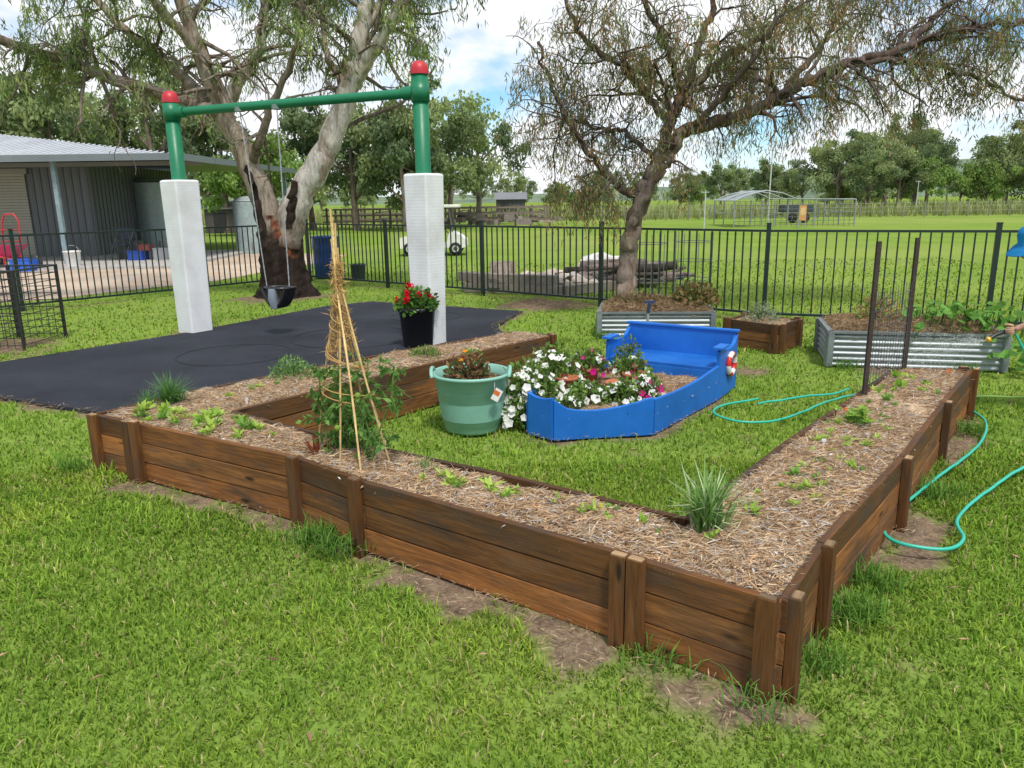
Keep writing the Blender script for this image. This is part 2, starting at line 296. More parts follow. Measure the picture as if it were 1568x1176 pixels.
# ------------------------------------------------------------------ garden bed
bed=empty('timber_garden_bed',(.5,3.5,0)); B=Acc()
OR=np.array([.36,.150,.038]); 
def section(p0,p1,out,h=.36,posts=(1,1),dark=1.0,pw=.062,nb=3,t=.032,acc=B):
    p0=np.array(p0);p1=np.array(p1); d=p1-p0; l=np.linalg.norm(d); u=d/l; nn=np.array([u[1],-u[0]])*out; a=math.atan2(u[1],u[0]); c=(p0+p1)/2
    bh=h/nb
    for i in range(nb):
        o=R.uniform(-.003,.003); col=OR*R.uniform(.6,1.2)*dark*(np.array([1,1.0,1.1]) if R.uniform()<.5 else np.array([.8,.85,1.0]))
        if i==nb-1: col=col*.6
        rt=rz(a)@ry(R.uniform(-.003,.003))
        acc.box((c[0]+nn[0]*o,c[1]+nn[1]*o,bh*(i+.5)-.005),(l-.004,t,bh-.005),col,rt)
    for k,(q,sg) in enumerate(((p0,1),(p1,-1))):
        if posts[k]:
            pc=q+u*sg*(pw/2+.004)+nn*(t/2+.022); hh=h+R.uniform(.002,.014)
            acc.box((pc[0],pc[1],hh/2-.02),(pw,.04,hh+.04),OR*R.uniform(.28,.55),rz(a+R.uniform(-.02,.02)))
            acc.box((pc[0],pc[1],hh+.0015),(pw-.008,.032,.004),np.array([.55,.38,.21])*R.uniform(.4,1.1),rz(a))
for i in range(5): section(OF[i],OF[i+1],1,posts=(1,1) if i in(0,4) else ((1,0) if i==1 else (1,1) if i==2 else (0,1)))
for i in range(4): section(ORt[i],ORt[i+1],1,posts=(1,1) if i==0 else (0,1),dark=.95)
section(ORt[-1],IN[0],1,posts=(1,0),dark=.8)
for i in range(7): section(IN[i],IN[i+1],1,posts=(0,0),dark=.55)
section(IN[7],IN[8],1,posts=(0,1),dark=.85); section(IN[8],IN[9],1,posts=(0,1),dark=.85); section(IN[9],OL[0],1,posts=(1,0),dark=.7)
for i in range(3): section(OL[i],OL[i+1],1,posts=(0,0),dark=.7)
for p in [(2.93,5.52),(3.3,5.46),(.31,7.22),(.08,7.38)]:
    B.box((p[0],p[1],.17),(.045,.045,.36),OR*.45,rz(-.6))
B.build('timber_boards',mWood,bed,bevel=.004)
def mulch(poly,z0,name,parent,cell=.026,n_straw=0,dome=.0,cols=None,sw=.0017,smax=.12,tilt=.3):
    px=[p[0] for p in poly];py=[p[1] for p in poly]; xs=np.arange(min(px),max(px)+cell,cell); ys=np.arange(min(py),max(py)+cell,cell)
    X,Y=np.meshgrid(xs,ys); Zf=lambda X,Y: z0+.014*fn(X,Y,4,1)+.012*fn(X,Y,14,6)+dome*np.clip(dline(X,Y,poly,True)/.15,0,1)
    ZZ=Zf(X,Y)+R.normal(0,.004,X.shape); idx=np.arange(X.size).reshape(X.shape)
    q=np.stack([idx[:-1,:-1],idx[:-1,1:],idx[1:,1:],idx[1:,:-1]],-1).reshape(-1,4); cx=(X[:-1,:-1]+cell/2).ravel();cy=(Y[:-1,:-1]+cell/2).ravel()
    k=inpoly(cx,cy,poly); m=Acc(); m.add(np.stack([X,Y,ZZ],-1).reshape(-1,3),q[k],sm=False); m.build(name+'_surface',mMulch,parent)
    if n_straw:
        x=R.uniform(min(px),max(px),n_straw);y=R.uniform(min(py),max(py),n_straw); k=inpoly(x,y,poly)&(dline(x,y,poly,True)>.022); x,y=x[k],y[k]
        cl=fn(x,y,3,7)+R.normal(0,.25,len(x)); kk=cl>-.62; x,y=x[kk],y[kk]; cl=cl[kk]
        s=Acc(); straw(s,x,y,Zf(x,y)+R.uniform(0,.014,len(x))+.014*np.clip(cl,0,1),.02,smax,sw,tilt,cols=cols); 
        n=len(x)//12; i=R.integers(0,len(x),n); a=R.uniform(0,6.28,n)
        s.leaves(np.stack([x[i]+R.normal(0,.03,n),y[i]+R.normal(0,.03,n),Zf(x[i],y[i])+.014],1),np.stack([np.cos(a),np.sin(a),R.normal(0,.25,n)],1),R.uniform(.010,.04,n),R.uniform(.002,.006,n),np.array([[.14,.09,.06],[.60,.57,.54],[.42,.30,.19],[.25,.17,.11]])[R.integers(0,4,n)]*R.uniform(.6,1.2,(n,1)),up=np.array([0,0,1.]))
        s.build(name+'_straw',mStraw,parent)
    return Zf
ZM=mulch(BED,.324,'mulch',bed,n_straw=520000,dome=.024)
S=Acc(); n=110000; x=R.uniform(-7,4,n);y=R.uniform(1.8,13,n); dm=dline(x,y,MAT,True); k=(soilf(x,y)>.35)&~inpoly(x,y,BED)&((~inpoly(x,y,MAT))|(dm<.10)); x,y=x[k],y[k]
straw(S,x,y,np.full(len(x),.012)+R.uniform(0,.01,len(x)),.02,.07,.0015,cols=np.array([[.55,.40,.25],[.40,.28,.17],[.65,.52,.36],[.25,.17,.11]])); S.build('spilled_straw',mStraw)
# ------------------------------------------------------------------ rubber matting & gravel
A=Acc(); A.poly(MAT,-.05,.018,(.03,.03,.04)); A.build('rubber_playground_matting',simplemat('rubber',(.014,.016,.022),(.028,.031,.042),.9,90,(.055,.058,.075),.85,.5,.004))
A=Acc()
for (cx,cy,r) in [(-1.9,9.2,.75),(-3.0,8.2,.6),(-1.2,10.8,.5)]:
    t=np.linspace(0,2*pi,49)[:-1]; V=np.vstack([np.stack([cx+rr*np.cos(t),cy+rr*np.sin(t),np.full(48,.022)],1) for rr in (r,r-.015)])
    A.add(V,[[i,(i+1)%48,48+(i+1)%48,48+i] for i in range(48)],(.014,.015,.02))
A.build('matting_ring_joints',vc('ring',.8,3,.3,.2))
A=Acc(); A.poly(GRAV,-.05,.004,(.4,.33,.25)); A.build('gravel_driveway',simplemat('gravel',(.42,.31,.22),(.56,.45,.34),.6,35,(.66,.58,.50),.95,.5,.02))
# ------------------------------------------------------------------ fence
FG=(.010,.022,.018); fe=empty('metal_picket_fence',(1.38,11.8,0)); P1=Acc();P2=Acc();P3=Acc()
for i,(a,b) in enumerate(zip(FENCE[:-1],FENCE[1:])):
    a=np.array(a);b=np.array(b);d=b-a;l=np.linalg.norm(d);u=d/l;an=math.atan2(u[1],u[0])
    P1.box((a[0],a[1],.62),(.055,.055,1.28),FG,rz(an)); P1.box((a[0],a[1],1.267),(.062,.062,.014),FG,rz(an))
    c=(a+b)/2
    for z in (1.17,.10): P2.box((c[0],c[1],z),(l-.057,.038,.030),FG,rz(an))
    m=int(l/.112)
    for j in range(1,m): 
        p=a+d*j/m; P3.box((p[0],p[1],.635),(.017,.017,1.035),FG,rz(an))
P1.build('posts',mPaint,fe);P2.build('rails',mPaint,fe);P3.build('pickets',mPaint,fe)
# ------------------------------------------------------------------ swing frame
sw=empty('swing_frame',(-2.5,9.3,0)); A=Acc(); GRN=(.006,.17,.075); RED=(.5,.02,.03)
SL=np.array([-4.08,9.85]);SR=np.array([-.94,8.75]); ds=SR-SL; an=math.atan2(ds[1],ds[0])
for p,z in((SL,2.82),(SR,2.94)):
    A.lathe((p[0],p[1],0),[(.085,1.5),(.085,z),(.0,z)],20,GRN)
    A.lathe((p[0],p[1],z),[(.097,-.02),(.097,.03),(.085,.075),(.05,.11),(.0,.12)],20,RED)
    zz=2.69 if p is SL else 2.74
    A.lathe((p[0],p[1],zz),[(.0851,-.10),(.10,-.10),(.10,.10),(.0851,.10)],20,GRN)
    uu=ds/np.linalg.norm(ds)*(1 if p is SL else -1)
    A.tube([(p[0]+uu[0]*.08,p[1]+uu[1]*.08,zz),(p[0]+uu[0]*.2,p[1]+uu[1]*.2,zz)],[.07,.07],16,GRN)
A.tube([(SL[0],SL[1],2.69),(SR[0],SR[1],2.74)],.052,16,GRN); A.build('green_poles',mPaint,sw)
def padmat():
    m,nt,b,o=newmat('white_padding'); v=att(nt,'loc','Vector'); c=att(nt,'Col'); f=noi(nt,v,2.2,5,.65)
    w=nt.nodes.new('ShaderNodeTexWave'); w.wave_type='BANDS'; w.bands_direction='X'; w.inputs['Scale'].default_value=9; w.inputs['Distortion'].default_value=2.5; w.inputs['Detail'].default_value=1; w.inputs['Detail Scale'].default_value=6; nt.links.new(v,w.inputs['Vector'])
    x=mix(nt,mr(nt,f,.45,.7,0,.5),c,(.50,.48,.45)); nt.links.new(x,b.inputs['Base Color']); b.inputs['Roughness'].default_value=.6; bump(nt,b,w.outputs['Fac'],.12,.005); return m
A=Acc()
for p,w0,w1 in((SL,.33,.36),(SR,.30,.345)):
    q=rz(an-.25); L4=[]
    for z,w_ in((0,w0),(.02,w0),(1.88,w1),(1.90,w1-.03)): L4+= [np.array([p[0],p[1],z])+q@np.array([sx*w_/2*.93,sy*w_/2*.93,0]) for sx,sy in((-1,-1),(1,-1),(1,1),(-1,1))]
    V=np.array(L4); lc=np.stack([V[:,2],V[:,0],V[:,1]],1)
    A.add(V,[[i*4+j,i*4+(j+1)%4,i*4+4+(j+1)%4,i*4+4+j] for i in range(3) for j in range(4)]+[[12,13,14,15]],(.76,.77,.78),loc=lc)
A.build('white_padding_sleeves',padmat(),sw,bevel=.02)
A=Acc(); c0=SL+ds*.36; u=ds/np.linalg.norm(ds); seat=c0+u*.12
for s_,zb in((-.16,.60),(.16,.60)):
    top=c0+u*(s_*1.6+.05); bot=seat+u*s_
    n=60
    for i in range(n):
        t=i/n; q=top*(1-t)+bot*t; z=2.66*(1-t)+zb*t; A.box((q[0],q[1],z-.016),(.006 if i%2 else .013,.013 if i%2 else .006,.034),(.42,.44,.46),rz(an))
    A.lathe((top[0],top[1],2.68),[(.060,-.025),(.060,.025)],12,(.2,.25,.22))
A.build('chains',mMetal,sw)
A=Acc(); t=np.linspace(-1,1,13); ZS=-.03
pts=[(seat[0]+u[0]*.17*q,seat[1]+u[1]*.17*q,.40+ZS+.24*q*q) for q in t]
nn0=np.array([-u[1],u[0]])
for off in np.linspace(-.10,.10,6):
    A.tube([(p[0]+nn0[0]*off,p[1]+nn0[1]*off,p[2]) for p in pts],.022,8,(.015,.015,.018))
for sgn in(-1,1):
    nx_,ny_=nn0*sgn
    A.tube([(seat[0]+u[0]*.17*math.cos(a)+nx_*.12*math.sin(a),seat[1]+u[1]*.17*math.cos(a)+ny_*.12*math.sin(a),.63+ZS) for a in np.linspace(0,pi,13)],.02,8,(.02,.02,.022))
    A.tube([(seat[0]+nx_*.12,seat[1]+ny_*.12,.63+ZS),(seat[0]+nx_*.13,seat[1]+ny_*.13,.52+ZS),(seat[0]+nx_*.10,seat[1]+ny_*.10,.40+ZS)],[.05,.055,.05],10,(.22,.26,.30) if sgn<0 else (.02,.02,.02))
A.build('toddler_seat',mPlas,sw)
# ------------------------------------------------------------------ big trees
def limb(acc,pts,r0,r1,col,k=9,jit=.02,n=7):
    P=cr(pts,n); m=len(P); P[1:-1]+=R.normal(0,jit,(m-2,3))*np.linspace(.5,1,m-2)[:,None]; t=np.linspace(0,1,m); rad=(r0*(1-t)+r1*t)*(1+R.normal(0,.04,m))
    acc.tube(P,rad,k,col,cap=True); return P,rad
def grow(acc,tips,P,rad,n,ln,col,t0=.25,level=1,up=.25,thin=.45,spread=1.0,sub=6):
    m=len(P)
    for _ in range(n):
        i=int(R.uniform(t0,1)*(m-1)); p=P[i].copy(); r=min(rad[i]*thin,.045 if level else .012); T=nrm(P[min(i+1,m-1)]-P[max(i-1,0)])
        d=nrm(T*.6+R.normal(0,.75,3)*spread+np.array([0,0,up])); l=ln*R.uniform(.55,1.25); K=7; pts=[p]
        for q in range(K):
            d=nrm(d+R.normal(0,.26,3)+np.array([0,0,-.06 if level else -.14])); pts.append(pts[-1]+d*l/K)
        pts=np.array(pts); rr=np.linspace(r,max(r*.25,.0035),K+1); acc.tube(pts,rr,5 if level else 4,col,cap=False)
        if level: grow(acc,tips,pts,rr,sub,ln*.5,col,.3,level-1,up*.6,.6)
        else: tips.extend(pts[3:])
def strands(acc,T,per,L,lw,ll,pal,drop=.25,flop=.45):
    n=len(T); out=nrm(np.concatenate([R.normal(size=(n,2)),np.zeros((n,1))],1))
    tone=np.clip(R.normal(0,.2,n)+.30*np.sin(T[:,0]*2.3+T[:,2]*3.1)*np.cos(T[:,1]*2.0+T[:,2]),-.5,.6); pi_=R.integers(0,len(pal),n)
    for j in range(per):
        t=(j+R.uniform(0,1,n))/per; l=L*R.uniform(.5,1.3,n)
        P=T+out*(t*l*.35)[:,None]+np.array([0,0,-1.])*(t*t*l*drop/.25*.8)[:,None]+R.normal(0,.045,(n,3))
        d=np.array([0,0,-1.])+R.normal(0,flop,(n,3)); c=np.array(pal)[pi_]*(1+tone[:,None])*R.uniform(.75,1.25,(n,1))
        acc.leaves(P,d,ll*R.uniform(.6,1.2,n),lw*R.uniform(.7,1.2,n),c)
t1=empty('eucalyptus_tree',(-4,13.6,0)); W=Acc(); tips=[]
burn=np.array([.03,.02,.016]); pale=np.array([.68,.62,.55]); mid_=np.array([.42,.35,.28])
zs=[-.1,.0,.15,.45,.8,1.1,1.3]; tr=[.56,.50,.43,.38,.36,.37,.30]
tc=[burn*1.2,burn,burn,burn,burn*1.1,burn*2.2,mid_]
k=26; a=np.linspace(0,2*pi,k,endpoint=False); V=[];Cc=[]
for q in range(31):
    z=-.1+q*1.5/30; rr=np.interp(z,zs,tr)
    fl=1+.09*np.sin(a*5+z*2)+.06*np.sin(a*9-z*3)+.05*R.normal(size=k)*.6+.16*np.exp(-max(z,0)/.12)*np.sin(a*4+1)
    V.append(np.stack([-3.99+rr*fl*np.cos(a),13.6+rr*.85*fl*np.sin(a),np.full(k,z)],1))
    cc=np.array([np.interp(z,zs,[c[j] for c in tc]) for j in range(3)]); red=(np.sin(a*3+z*5)>.75)[:,None]&(z>.7)
    Cc.append(np.where(red,np.array([.20,.075,.04]),cc)*R.uniform(.6,1.4,(k,1)))
W.add(np.vstack(V),[[i*k+j,i*k+(j+1)%k,(i+1)*k+(j+1)%k,(i+1)*k+j] for i in range(30) for j in range(k)],np.vstack(Cc),sm=True)
def grad(n,c0,c1,t0=.2): 
    t=np.clip(np.linspace(0,1,n)/t0,0,1)[:,None]; return c0*(1-t)+c1*t
LM=[([(-4.02,13.6,.9),(-4.15,13.6,1.35),(-4.4,13.6,2.2),(-4.75,13.6,3.05),(-5.0,13.5,3.95),(-5.2,13.4,4.75),(-5.5,13.2,6.6)],.25,.07,burn*3,mid_,18,1.5),
([(-3.9,13.55,.9),(-3.68,13.5,1.5),(-3.3,13.5,2.1),(-2.92,13.5,2.73),(-2.6,13.5,3.45),(-2.4,13.5,4.15),(-2.25,13.6,4.9),(-2.0,13.8,6.8)],.27,.08,burn*5,pale,16,1.5),
([(-4.7,13.6,2.95),(-4.85,13.5,3.1),(-6.1,13.1,3.5),(-6.9,12.8,3.8),(-7.9,12.4,4.15),(-8.8,12.2,4.5),(-10.2,12,4.8)],.12,.04,mid_*.6,mid_*.7,34,1.1),
([(-4.8,13.6,3.0),(-5.5,13.9,3.7),(-6.3,14.2,4.3),(-7.2,14.5,5.2),(-8,14.6,6.2)],.11,.04,mid_*.7,mid_*.8,20,1.3),
([(-4.75,13.6,3.05),(-4.5,13.7,3.6),(-4.15,13.9,4.15),(-3.95,14,5.2),(-3.6,14,6.6)],.13,.05,mid_,pale*.9,18,1.3),
([(-4.4,13.6,2.2),(-4.1,13.3,2.6),(-3.85,13.1,3.05),(-3.3,12.8,3.85),(-3.05,12.6,4.6),(-2.8,12.4,5.5)],.08,.03,mid_*.5,mid_*.6,16,1.0),
([(-2.6,13.5,3.45),(-2.3,13.4,3.8),(-1.98,13.2,4.15),(-1.5,12.9,4.7),(-.9,12.5,5.4),(-.3,12.2,6.2)],.13,.05,pale,pale,18,1.2),
([(-2.4,13.5,4.15),(-2.0,13.9,4.9),(-1.3,14.3,5.6),(-.6,14.6,6.4)],.09,.04,pale,pale,14,1.2),
([(-5.0,13.5,3.95),(-5.4,12.9,4.6),(-5.9,12.2,5.3),(-6.3,11.6,6.1)],.09,.04,mid_,mid_,16,1.2),
([(-2.92,13.5,2.73),(-2.7,13.8,3.3),(-3.1,14.2,4.1),(-3.3,14.6,5.2)],.09,.04,mid_,mid_,14,1.1),
([(-3.5,13.5,1.8),(-3.3,13.7,2.5),(-2.5,14,3.0),(-1.9,14.4,3.3),(-1.3,14.6,3.9)],.05,.02,mid_*.5,mid_*.6,6,.7)]
for pts,r0,r1,c0,c1,nt_,ln_ in LM:
    nn=(len(pts)-1)*7+1; P,rad=limb(W,pts,r0,r1,grad(nn,c0,c1),12); grow(W,tips,P,rad,nt_,ln_,mid_*.6,.45 if r0>.2 else .25)
limb(W,[(-3.75,13.35,1.2),(-3.65,13.25,1.6),(-3.55,13.2,1.95)],.09,.05,burn*1.5); limb(W,[(-4.2,13.3,1.2),(-4.25,13.2,1.7),(-4.3,13.15,2.2)],.08,.04,burn*1.5)
W.build('trunk_and_limbs',mBark,t1)
F=Acc(); G1=np.array([(.085,.125,.045),(.115,.155,.06),(.065,.10,.04),(.15,.18,.07),(.10,.125,.065)])*np.array([2.35,2.25,2.2])
tp=np.array(tips); clump=fn(tp[:,0]*1.3+tp[:,1],tp[:,2]*1.6,1.5,2)   # airy crown: clumps with open gaps, trunk zone kept clear
pr=np.clip((tp[:,2]-3.15)/.9,0.04,1)*np.where(clump>.05,1,.28)*np.where((tp[:,0]>-5.4)&(tp[:,0]<-1.9)&(tp[:,2]<4.4),.45,1)
tp=tp[R.uniform(size=len(tp))<pr]; tp=tp[:5200]
strands(F,tp,17,.48,.0105,.14,G1); F.build('foliage',mLeaf,t1)
t2=empty('wattle_tree',(1.7,11.3,0)); W=Acc(); tips=[]; dk=np.array([.18,.14,.115]); dk2=np.array([.15,.115,.10]); lt=np.array([.42,.33,.25])
LM=[([(1.70,11.3,-.05),(1.70,11.3,.4),(1.74,11.3,.9),(1.88,11.3,1.5),(2.0,11.3,1.9),(2.12,11.3,2.2)],.155,.10,lt,dk*1.6,0,1),
([(1.72,11.25,.9),(1.74,11.2,1.3),(1.98,11.1,1.75),(2.2,11.1,2.1),(2.4,11.0,2.5)],.07,.05,lt,dk*1.6,3,.8),
([(1.9,11.3,1.6),(1.6,11.25,1.72),(1.42,11.2,1.9),(1.1,11.1,2.25),(.85,11,2.6),(.6,10.9,3.05),(.4,10.8,3.6)],.06,.02,dk,dk2,18,.95),
([(2.12,11.3,2.2),(2.25,11.3,2.6),(2.4,11.3,2.97),(2.6,11.3,3.55),(2.8,11.3,4.1),(3.0,11.3,5.1)],.09,.03,dk,dk2,18,1.1),
([(2.25,11.3,2.6),(1.95,11.4,3.0),(1.6,11.5,3.4),(1.1,11.6,3.75),(.75,11.7,4.4)],.06,.025,dk,dk2,20,1.0),
([(2.1,11.3,2.15),(2.45,11.2,2.5),(3.05,11.1,2.65),(3.68,11.0,2.9),(4.1,10.9,3.15),(4.6,10.8,3.3),(5.2,10.8,3.45),(5.85,10.7,3.65),(6.9,10.5,3.75),(8.2,10.4,3.95)],.10,.03,dk*1.5,dk2,38,1.0),
([(2.4,11.3,2.97),(3.0,11.5,3.45),(3.5,11.6,3.75),(4.1,11.7,4.2),(4.7,11.8,4.9)],.06,.025,dk,dk2,18,1.0),
([(3.68,11.0,2.9),(4.2,11.3,3.5),(4.6,11.5,4.0),(5.0,11.7,4.9)],.05,.02,dk,dk2,16,1.0),
([(4.6,10.8,3.3),(5.4,10.6,3.25),(6.0,10.4,3.0),(6.5,10.2,2.7)],.04,.015,dk,dk2,16,.8),
([(5.2,10.8,3.45),(5.8,11,4.0),(6.6,11.2,4.6)],.05,.02,dk,dk2,16,1.0),
([(2.5,11.2,2.5),(2.9,10.8,3.0),(3.3,10.4,3.6),(3.6,10.1,4.3)],.05,.02,dk,dk2,14,1.0),
([(2.1,11.3,2.1),(1.7,11.5,2.5),(1.35,11.8,2.6),(.95,12,2.75)],.04,.015,dk,dk2,12,.8),
([(2.4,11.3,2.97),(2.1,11.0,3.6),(1.7,10.7,4.2),(1.4,10.5,4.9)],.05,.02,dk,dk2,16,1.0),
([(1.45,11.2,1.88),(1.3,11.1,1.7),(1.2,11.0,1.75),(.9,10.9,1.9)],.03,.012,dk,dk2,5,.6)]
for pts,r0,r1,c0,c1,nt_,ln_ in LM:
    nn=(len(pts)-1)*7+1; P,rad=limb(W,pts,r0,r1,grad(nn,c0,c1),9,.028); 
    if nt_: grow(W,tips,P,rad,nt_,ln_,dk2,.2,up=.15,sub=5)
W.build('trunk_and_limbs',mBark,t2)
F=Acc(); G2=np.array([(.10,.115,.06),(.13,.14,.075),(.08,.095,.055),(.16,.11,.06),(.11,.13,.05),(.20,.12,.06)])*1.9
tp=np.array(tips); clump=fn(tp[:,0]*1.3+tp[:,1],tp[:,2]*1.6,1.7,5); tp=tp[R.uniform(size=len(tp))<np.where(clump>-.05,1,.45)]; tp=tp[R.uniform(size=len(tp))<min(1,5000/len(tp))]
strands(F,tp,11,.45,.0072,.11,G2); F.build('foliage',mLeaf,t2)
# ------------------------------------------------------------------ background trees
def bgtree(seed,h,cr_,dense,pal,lw=.07,ll=.26):
    st=np.random.default_rng(seed); A=Acc()
    A.tube([(0,0,-.1),(.1,0,h*.2),(.0,.1,h*.45),(.2,0,h*.75)],[h*.028,h*.022,h*.016,h*.006],7,(.26,.21,.17),mi=1)
    C=[]
    for i in range(9):
        a=st.uniform(0,6.28); z0=h*st.uniform(.18,.5); r=cr_*st.uniform(.45,.95); z1=h*st.uniform(.38,.9)
        A.tube([(0.05,0,z0),(r*.4*math.cos(a),r*.4*math.sin(a),(z0+z1)/2-.1),(r*math.cos(a),r*math.sin(a),z1)],[h*.010,h*.008,h*.003],5,(.20,.16,.13),mi=1,cap=False)
        for j in range(5): C.append((r*math.cos(a)+st.normal(0,cr_*.22),r*math.sin(a)+st.normal(0,cr_*.22),z1+st.normal(0,h*.085)))
    for j in range(8): C.append((st.normal(0,cr_*.3),st.normal(0,cr_*.3),h*st.uniform(.6,.97)))
    C=np.array(C); per=int(dense/len(C))
    for c in C:
        n=int(per*st.uniform(.5,1.6)); rr=cr_*st.uniform(.16,.32); q=nrm(st.normal(size=(n,3)))*(st.uniform(0,1,(n,1))**.45)*rr*np.array([1,1,.75])
        P=c+q+np.array([0,0,-1])*np.abs(st.normal(0,.12*rr,(n,1))); 
        col=np.array(pal)[st.integers(0,len(pal))]*(1+st.uniform(-.2,.2))*st.uniform(.75,1.25,(n,1))
        A.leaves(P,np.array([0,0,-.9])+st.normal(0,.6,(n,3)),ll*st.uniform(.6,1.2,n),lw*st.uniform(.7,1.3,n),np.clip(col,.01,1))
    o=A.build('tmp',[mLeaf,mBark]); me=o.data; bpy.data.objects.remove(o); return me
PG=np.array([(.08,.105,.055),(.105,.13,.062),(.065,.09,.048),(.125,.15,.07)])*2.25; PB=np.array([(.10,.15,.045),(.13,.18,.055)])*2.0
VR=[bgtree(11,7,2.4,8500,PG),bgtree(12,7.5,2.8,9000,PG),bgtree(13,6.5,2.9,8500,PG),bgtree(14,5,2.5,7000,PB),bgtree(15,8,2.6,7500,PG,.06,.3)]
def put(me,name,x,y,s,parent=None,sz=None):
    o=bpy.data.objects.new(name,me); o.location=(x,y,0); o.scale=(s,s,s*(sz or 1)); o.rotation_euler[2]=random.uniform(0,6.28); bpy.context.scene.collection.objects.link(o)
    if parent: o.parent=parent
    return o
for v,x,y,s in [(1,-8.6,44,.98),(0,-5.6,42,1.0),(2,-3.3,45,1.08),(4,-2.0,50,.95),(1,-11.5,46,.95),(3,-12.6,40,.95),(0,-15.5,43,1.05),(4,-19.5,44,1.15),(1,-24,42,1.2),(2,-27.5,45,1.25),(4,-30.5,42,1.15),(0,-33,46,1.15),(2,-22,48,1.1)]:
    put(VR[v],'gum_tree',x,y,s)
dt=empty('distant_tree_line')
for i in range(44):
    x=-62+i*3.3+random.uniform(-1.5,1.5); put(VR[(i*3)%5],'tree',x,random.uniform(80,104),random.uniform(.45,.72)*(1.35 if x<-20 else 1),dt,.9)
for x,y,s in [(29,70,.95),(32,73,1.05),(34,69,.8),(36,70,.98),(39,74,.9),(41,68,.8),(43,70,1.0),(47,72,1.1),(52,70,1.05),(26,80,.7),(22,82,.65),(18,84,.62),(56,72,1.1),(62,75,1.1),(30,66,.7),(35,78,1.1),(49,78,1.2),(45,66,.8),(27,73,.6),(38,80,1.15),(42,82,1.2),(33,82,1.05)]: put(VR[random.randrange(5)],'tree',x,y,s,dt)
for i in range(30): put(VR[i%5],'tree',-120+i*10+random.uniform(-3,3),random.uniform(125,165),random.uniform(.7,1.05),dt)
A=Acc(); X=np.linspace(-700,900,160)
for_rows=[]
for row,(yy,k) in enumerate([(330,0),(380,.55),(430,1.0),(470,.8)]):
    z=k*(4+17/(1+np.exp(-(X-150)/40))*(1-.35/(1+np.exp(-(X-420)/60)))+1.2*fn(X,X*0,.02,2)+.8*fn(X,X*0+row,.2,3)); for_rows.append(np.stack([X,np.full_like(X,yy),z],1))
V=np.vstack(for_rows); A.add(V,[[r*160+j,r*160+j+1,(r+1)*160+j+1,(r+1)*160+j] for r in range(3) for j in range(159)],(.09,.13,.07),sm=True); A.build('hills',simplemat('hill',(.09,.13,.08),(.20,.26,.15),.05,.25,(.12,.16,.10)))
# ------------------------------------------------------------------ shed
sh=empty('farm_shed',(-16,26,0)); A=Acc()
A.box((-21,27.6,1.4),(16.6,7,2.8),(.15,.16,.17)) 
for i in range(70): A.box((-29+i*.235,24.09,1.4),(.09,.03,2.8),(.12,.13,.14))
for i in range(28): A.box((-12.69,24.3+i*.235,1.4),(.03,.09,2.8),(.12,.13,.14))
A.build('walls',mRoof,sh)
A=Acc()
for i in range(30): A.box((-17.2,24.055,.07+i*.084),(5.2,.05,.072),(.38,.36,.30))
A.box((-17.2,24.04,2.62),(5.4,.1,.16),(.30,.29,.26))
A.build('roller_door',mRoof,sh)
A=Acc(); c=[(-30,20.6,2.86),(-8.5,20.6,2.84),(-8.5,31.5,2.86),(-30,31.5,2.86),(-16.5,26,3.85),(-30,26,3.95)]
A.add(c,[[0,1,4],[0,4,5],[1,2,4],[2,3,5],[2,5,4]],(.62,.64,.66)); A.add([(p[0],p[1],p[2]-.05) for p in c],[[0,1,4],[0,4,5],[1,2,4],[2,3,5],[2,5,4]],(.25,.26,.28))
for i in range(95):
    x=-29.9+i*.225; yt=26 if x<-16.5 else 26-(x+16.5)/8*5.4; zt=3.93 if x<-16.5 else 3.85-(x+16.5)/8*1.0
    A.tube([(x,20.6,2.875),(x,yt,zt+.02)],.018,4,(.58,.60,.62),cap=False)
A.box((-19.25,20.56,2.79),(21.6,.07,.17),(.17,.20,.21)); A.box((-8.46,26,2.79),(.07,11,.17),(.17,.20,.21))
A.box((-19.25,22.5,2.72),(21.3,.08,.12),(.2,.2,.2)); A.build('roof',mRoof,sh)
A=Acc()
for x,y in [(-11.9,20.9),(-18.5,20.9),(-8.8,31.2),(-25,20.9)]: A.box((x,y,1.36),(.11,.11,2.72),(.22,.30,.33))
A.box((-19,23,.03),(21,6.5,.1),(.42,.40,.37)); A.build('posts_and_slab',mDull,sh)
A=Acc(); A.box((-18.9,22.2,2.6),(.08,1.3,.06),(.8,.8,.78)); A.box((-18.9,22.2,2.66),(.03,.5,.08),(.5,.5,.5)); A.build('tube_light',mPaint,sh)
def tank(x,y,r,h,name='corrugated_water_tank'):
    A=Acc(); pr=[]
    for i in range(int(h/.04)+1): z=i*.04; pr.append((r*(1+(.014 if i%2 else 0)),z))
    A.lathe((x,y,0),pr,32,(.34,.42,.42)); A.lathe((x,y,h),[(r*1.01,0),(r*.6,.12),(.0,.16)],32,(.4,.45,.45)); A.tube([(x+r*.5,y-r*.9,.15),(x+r*.5,y-r*1.15,.15),(x+r*.5,y-r*1.15,.4)],.03,8,(.3,.3,.3)); A.build(name,mMetal)
tank(-14.6,32.4,1.0,2.6); tank(-12.3,27.5,.75,2.35); tank(-8.45,25.5,.46,1.66)
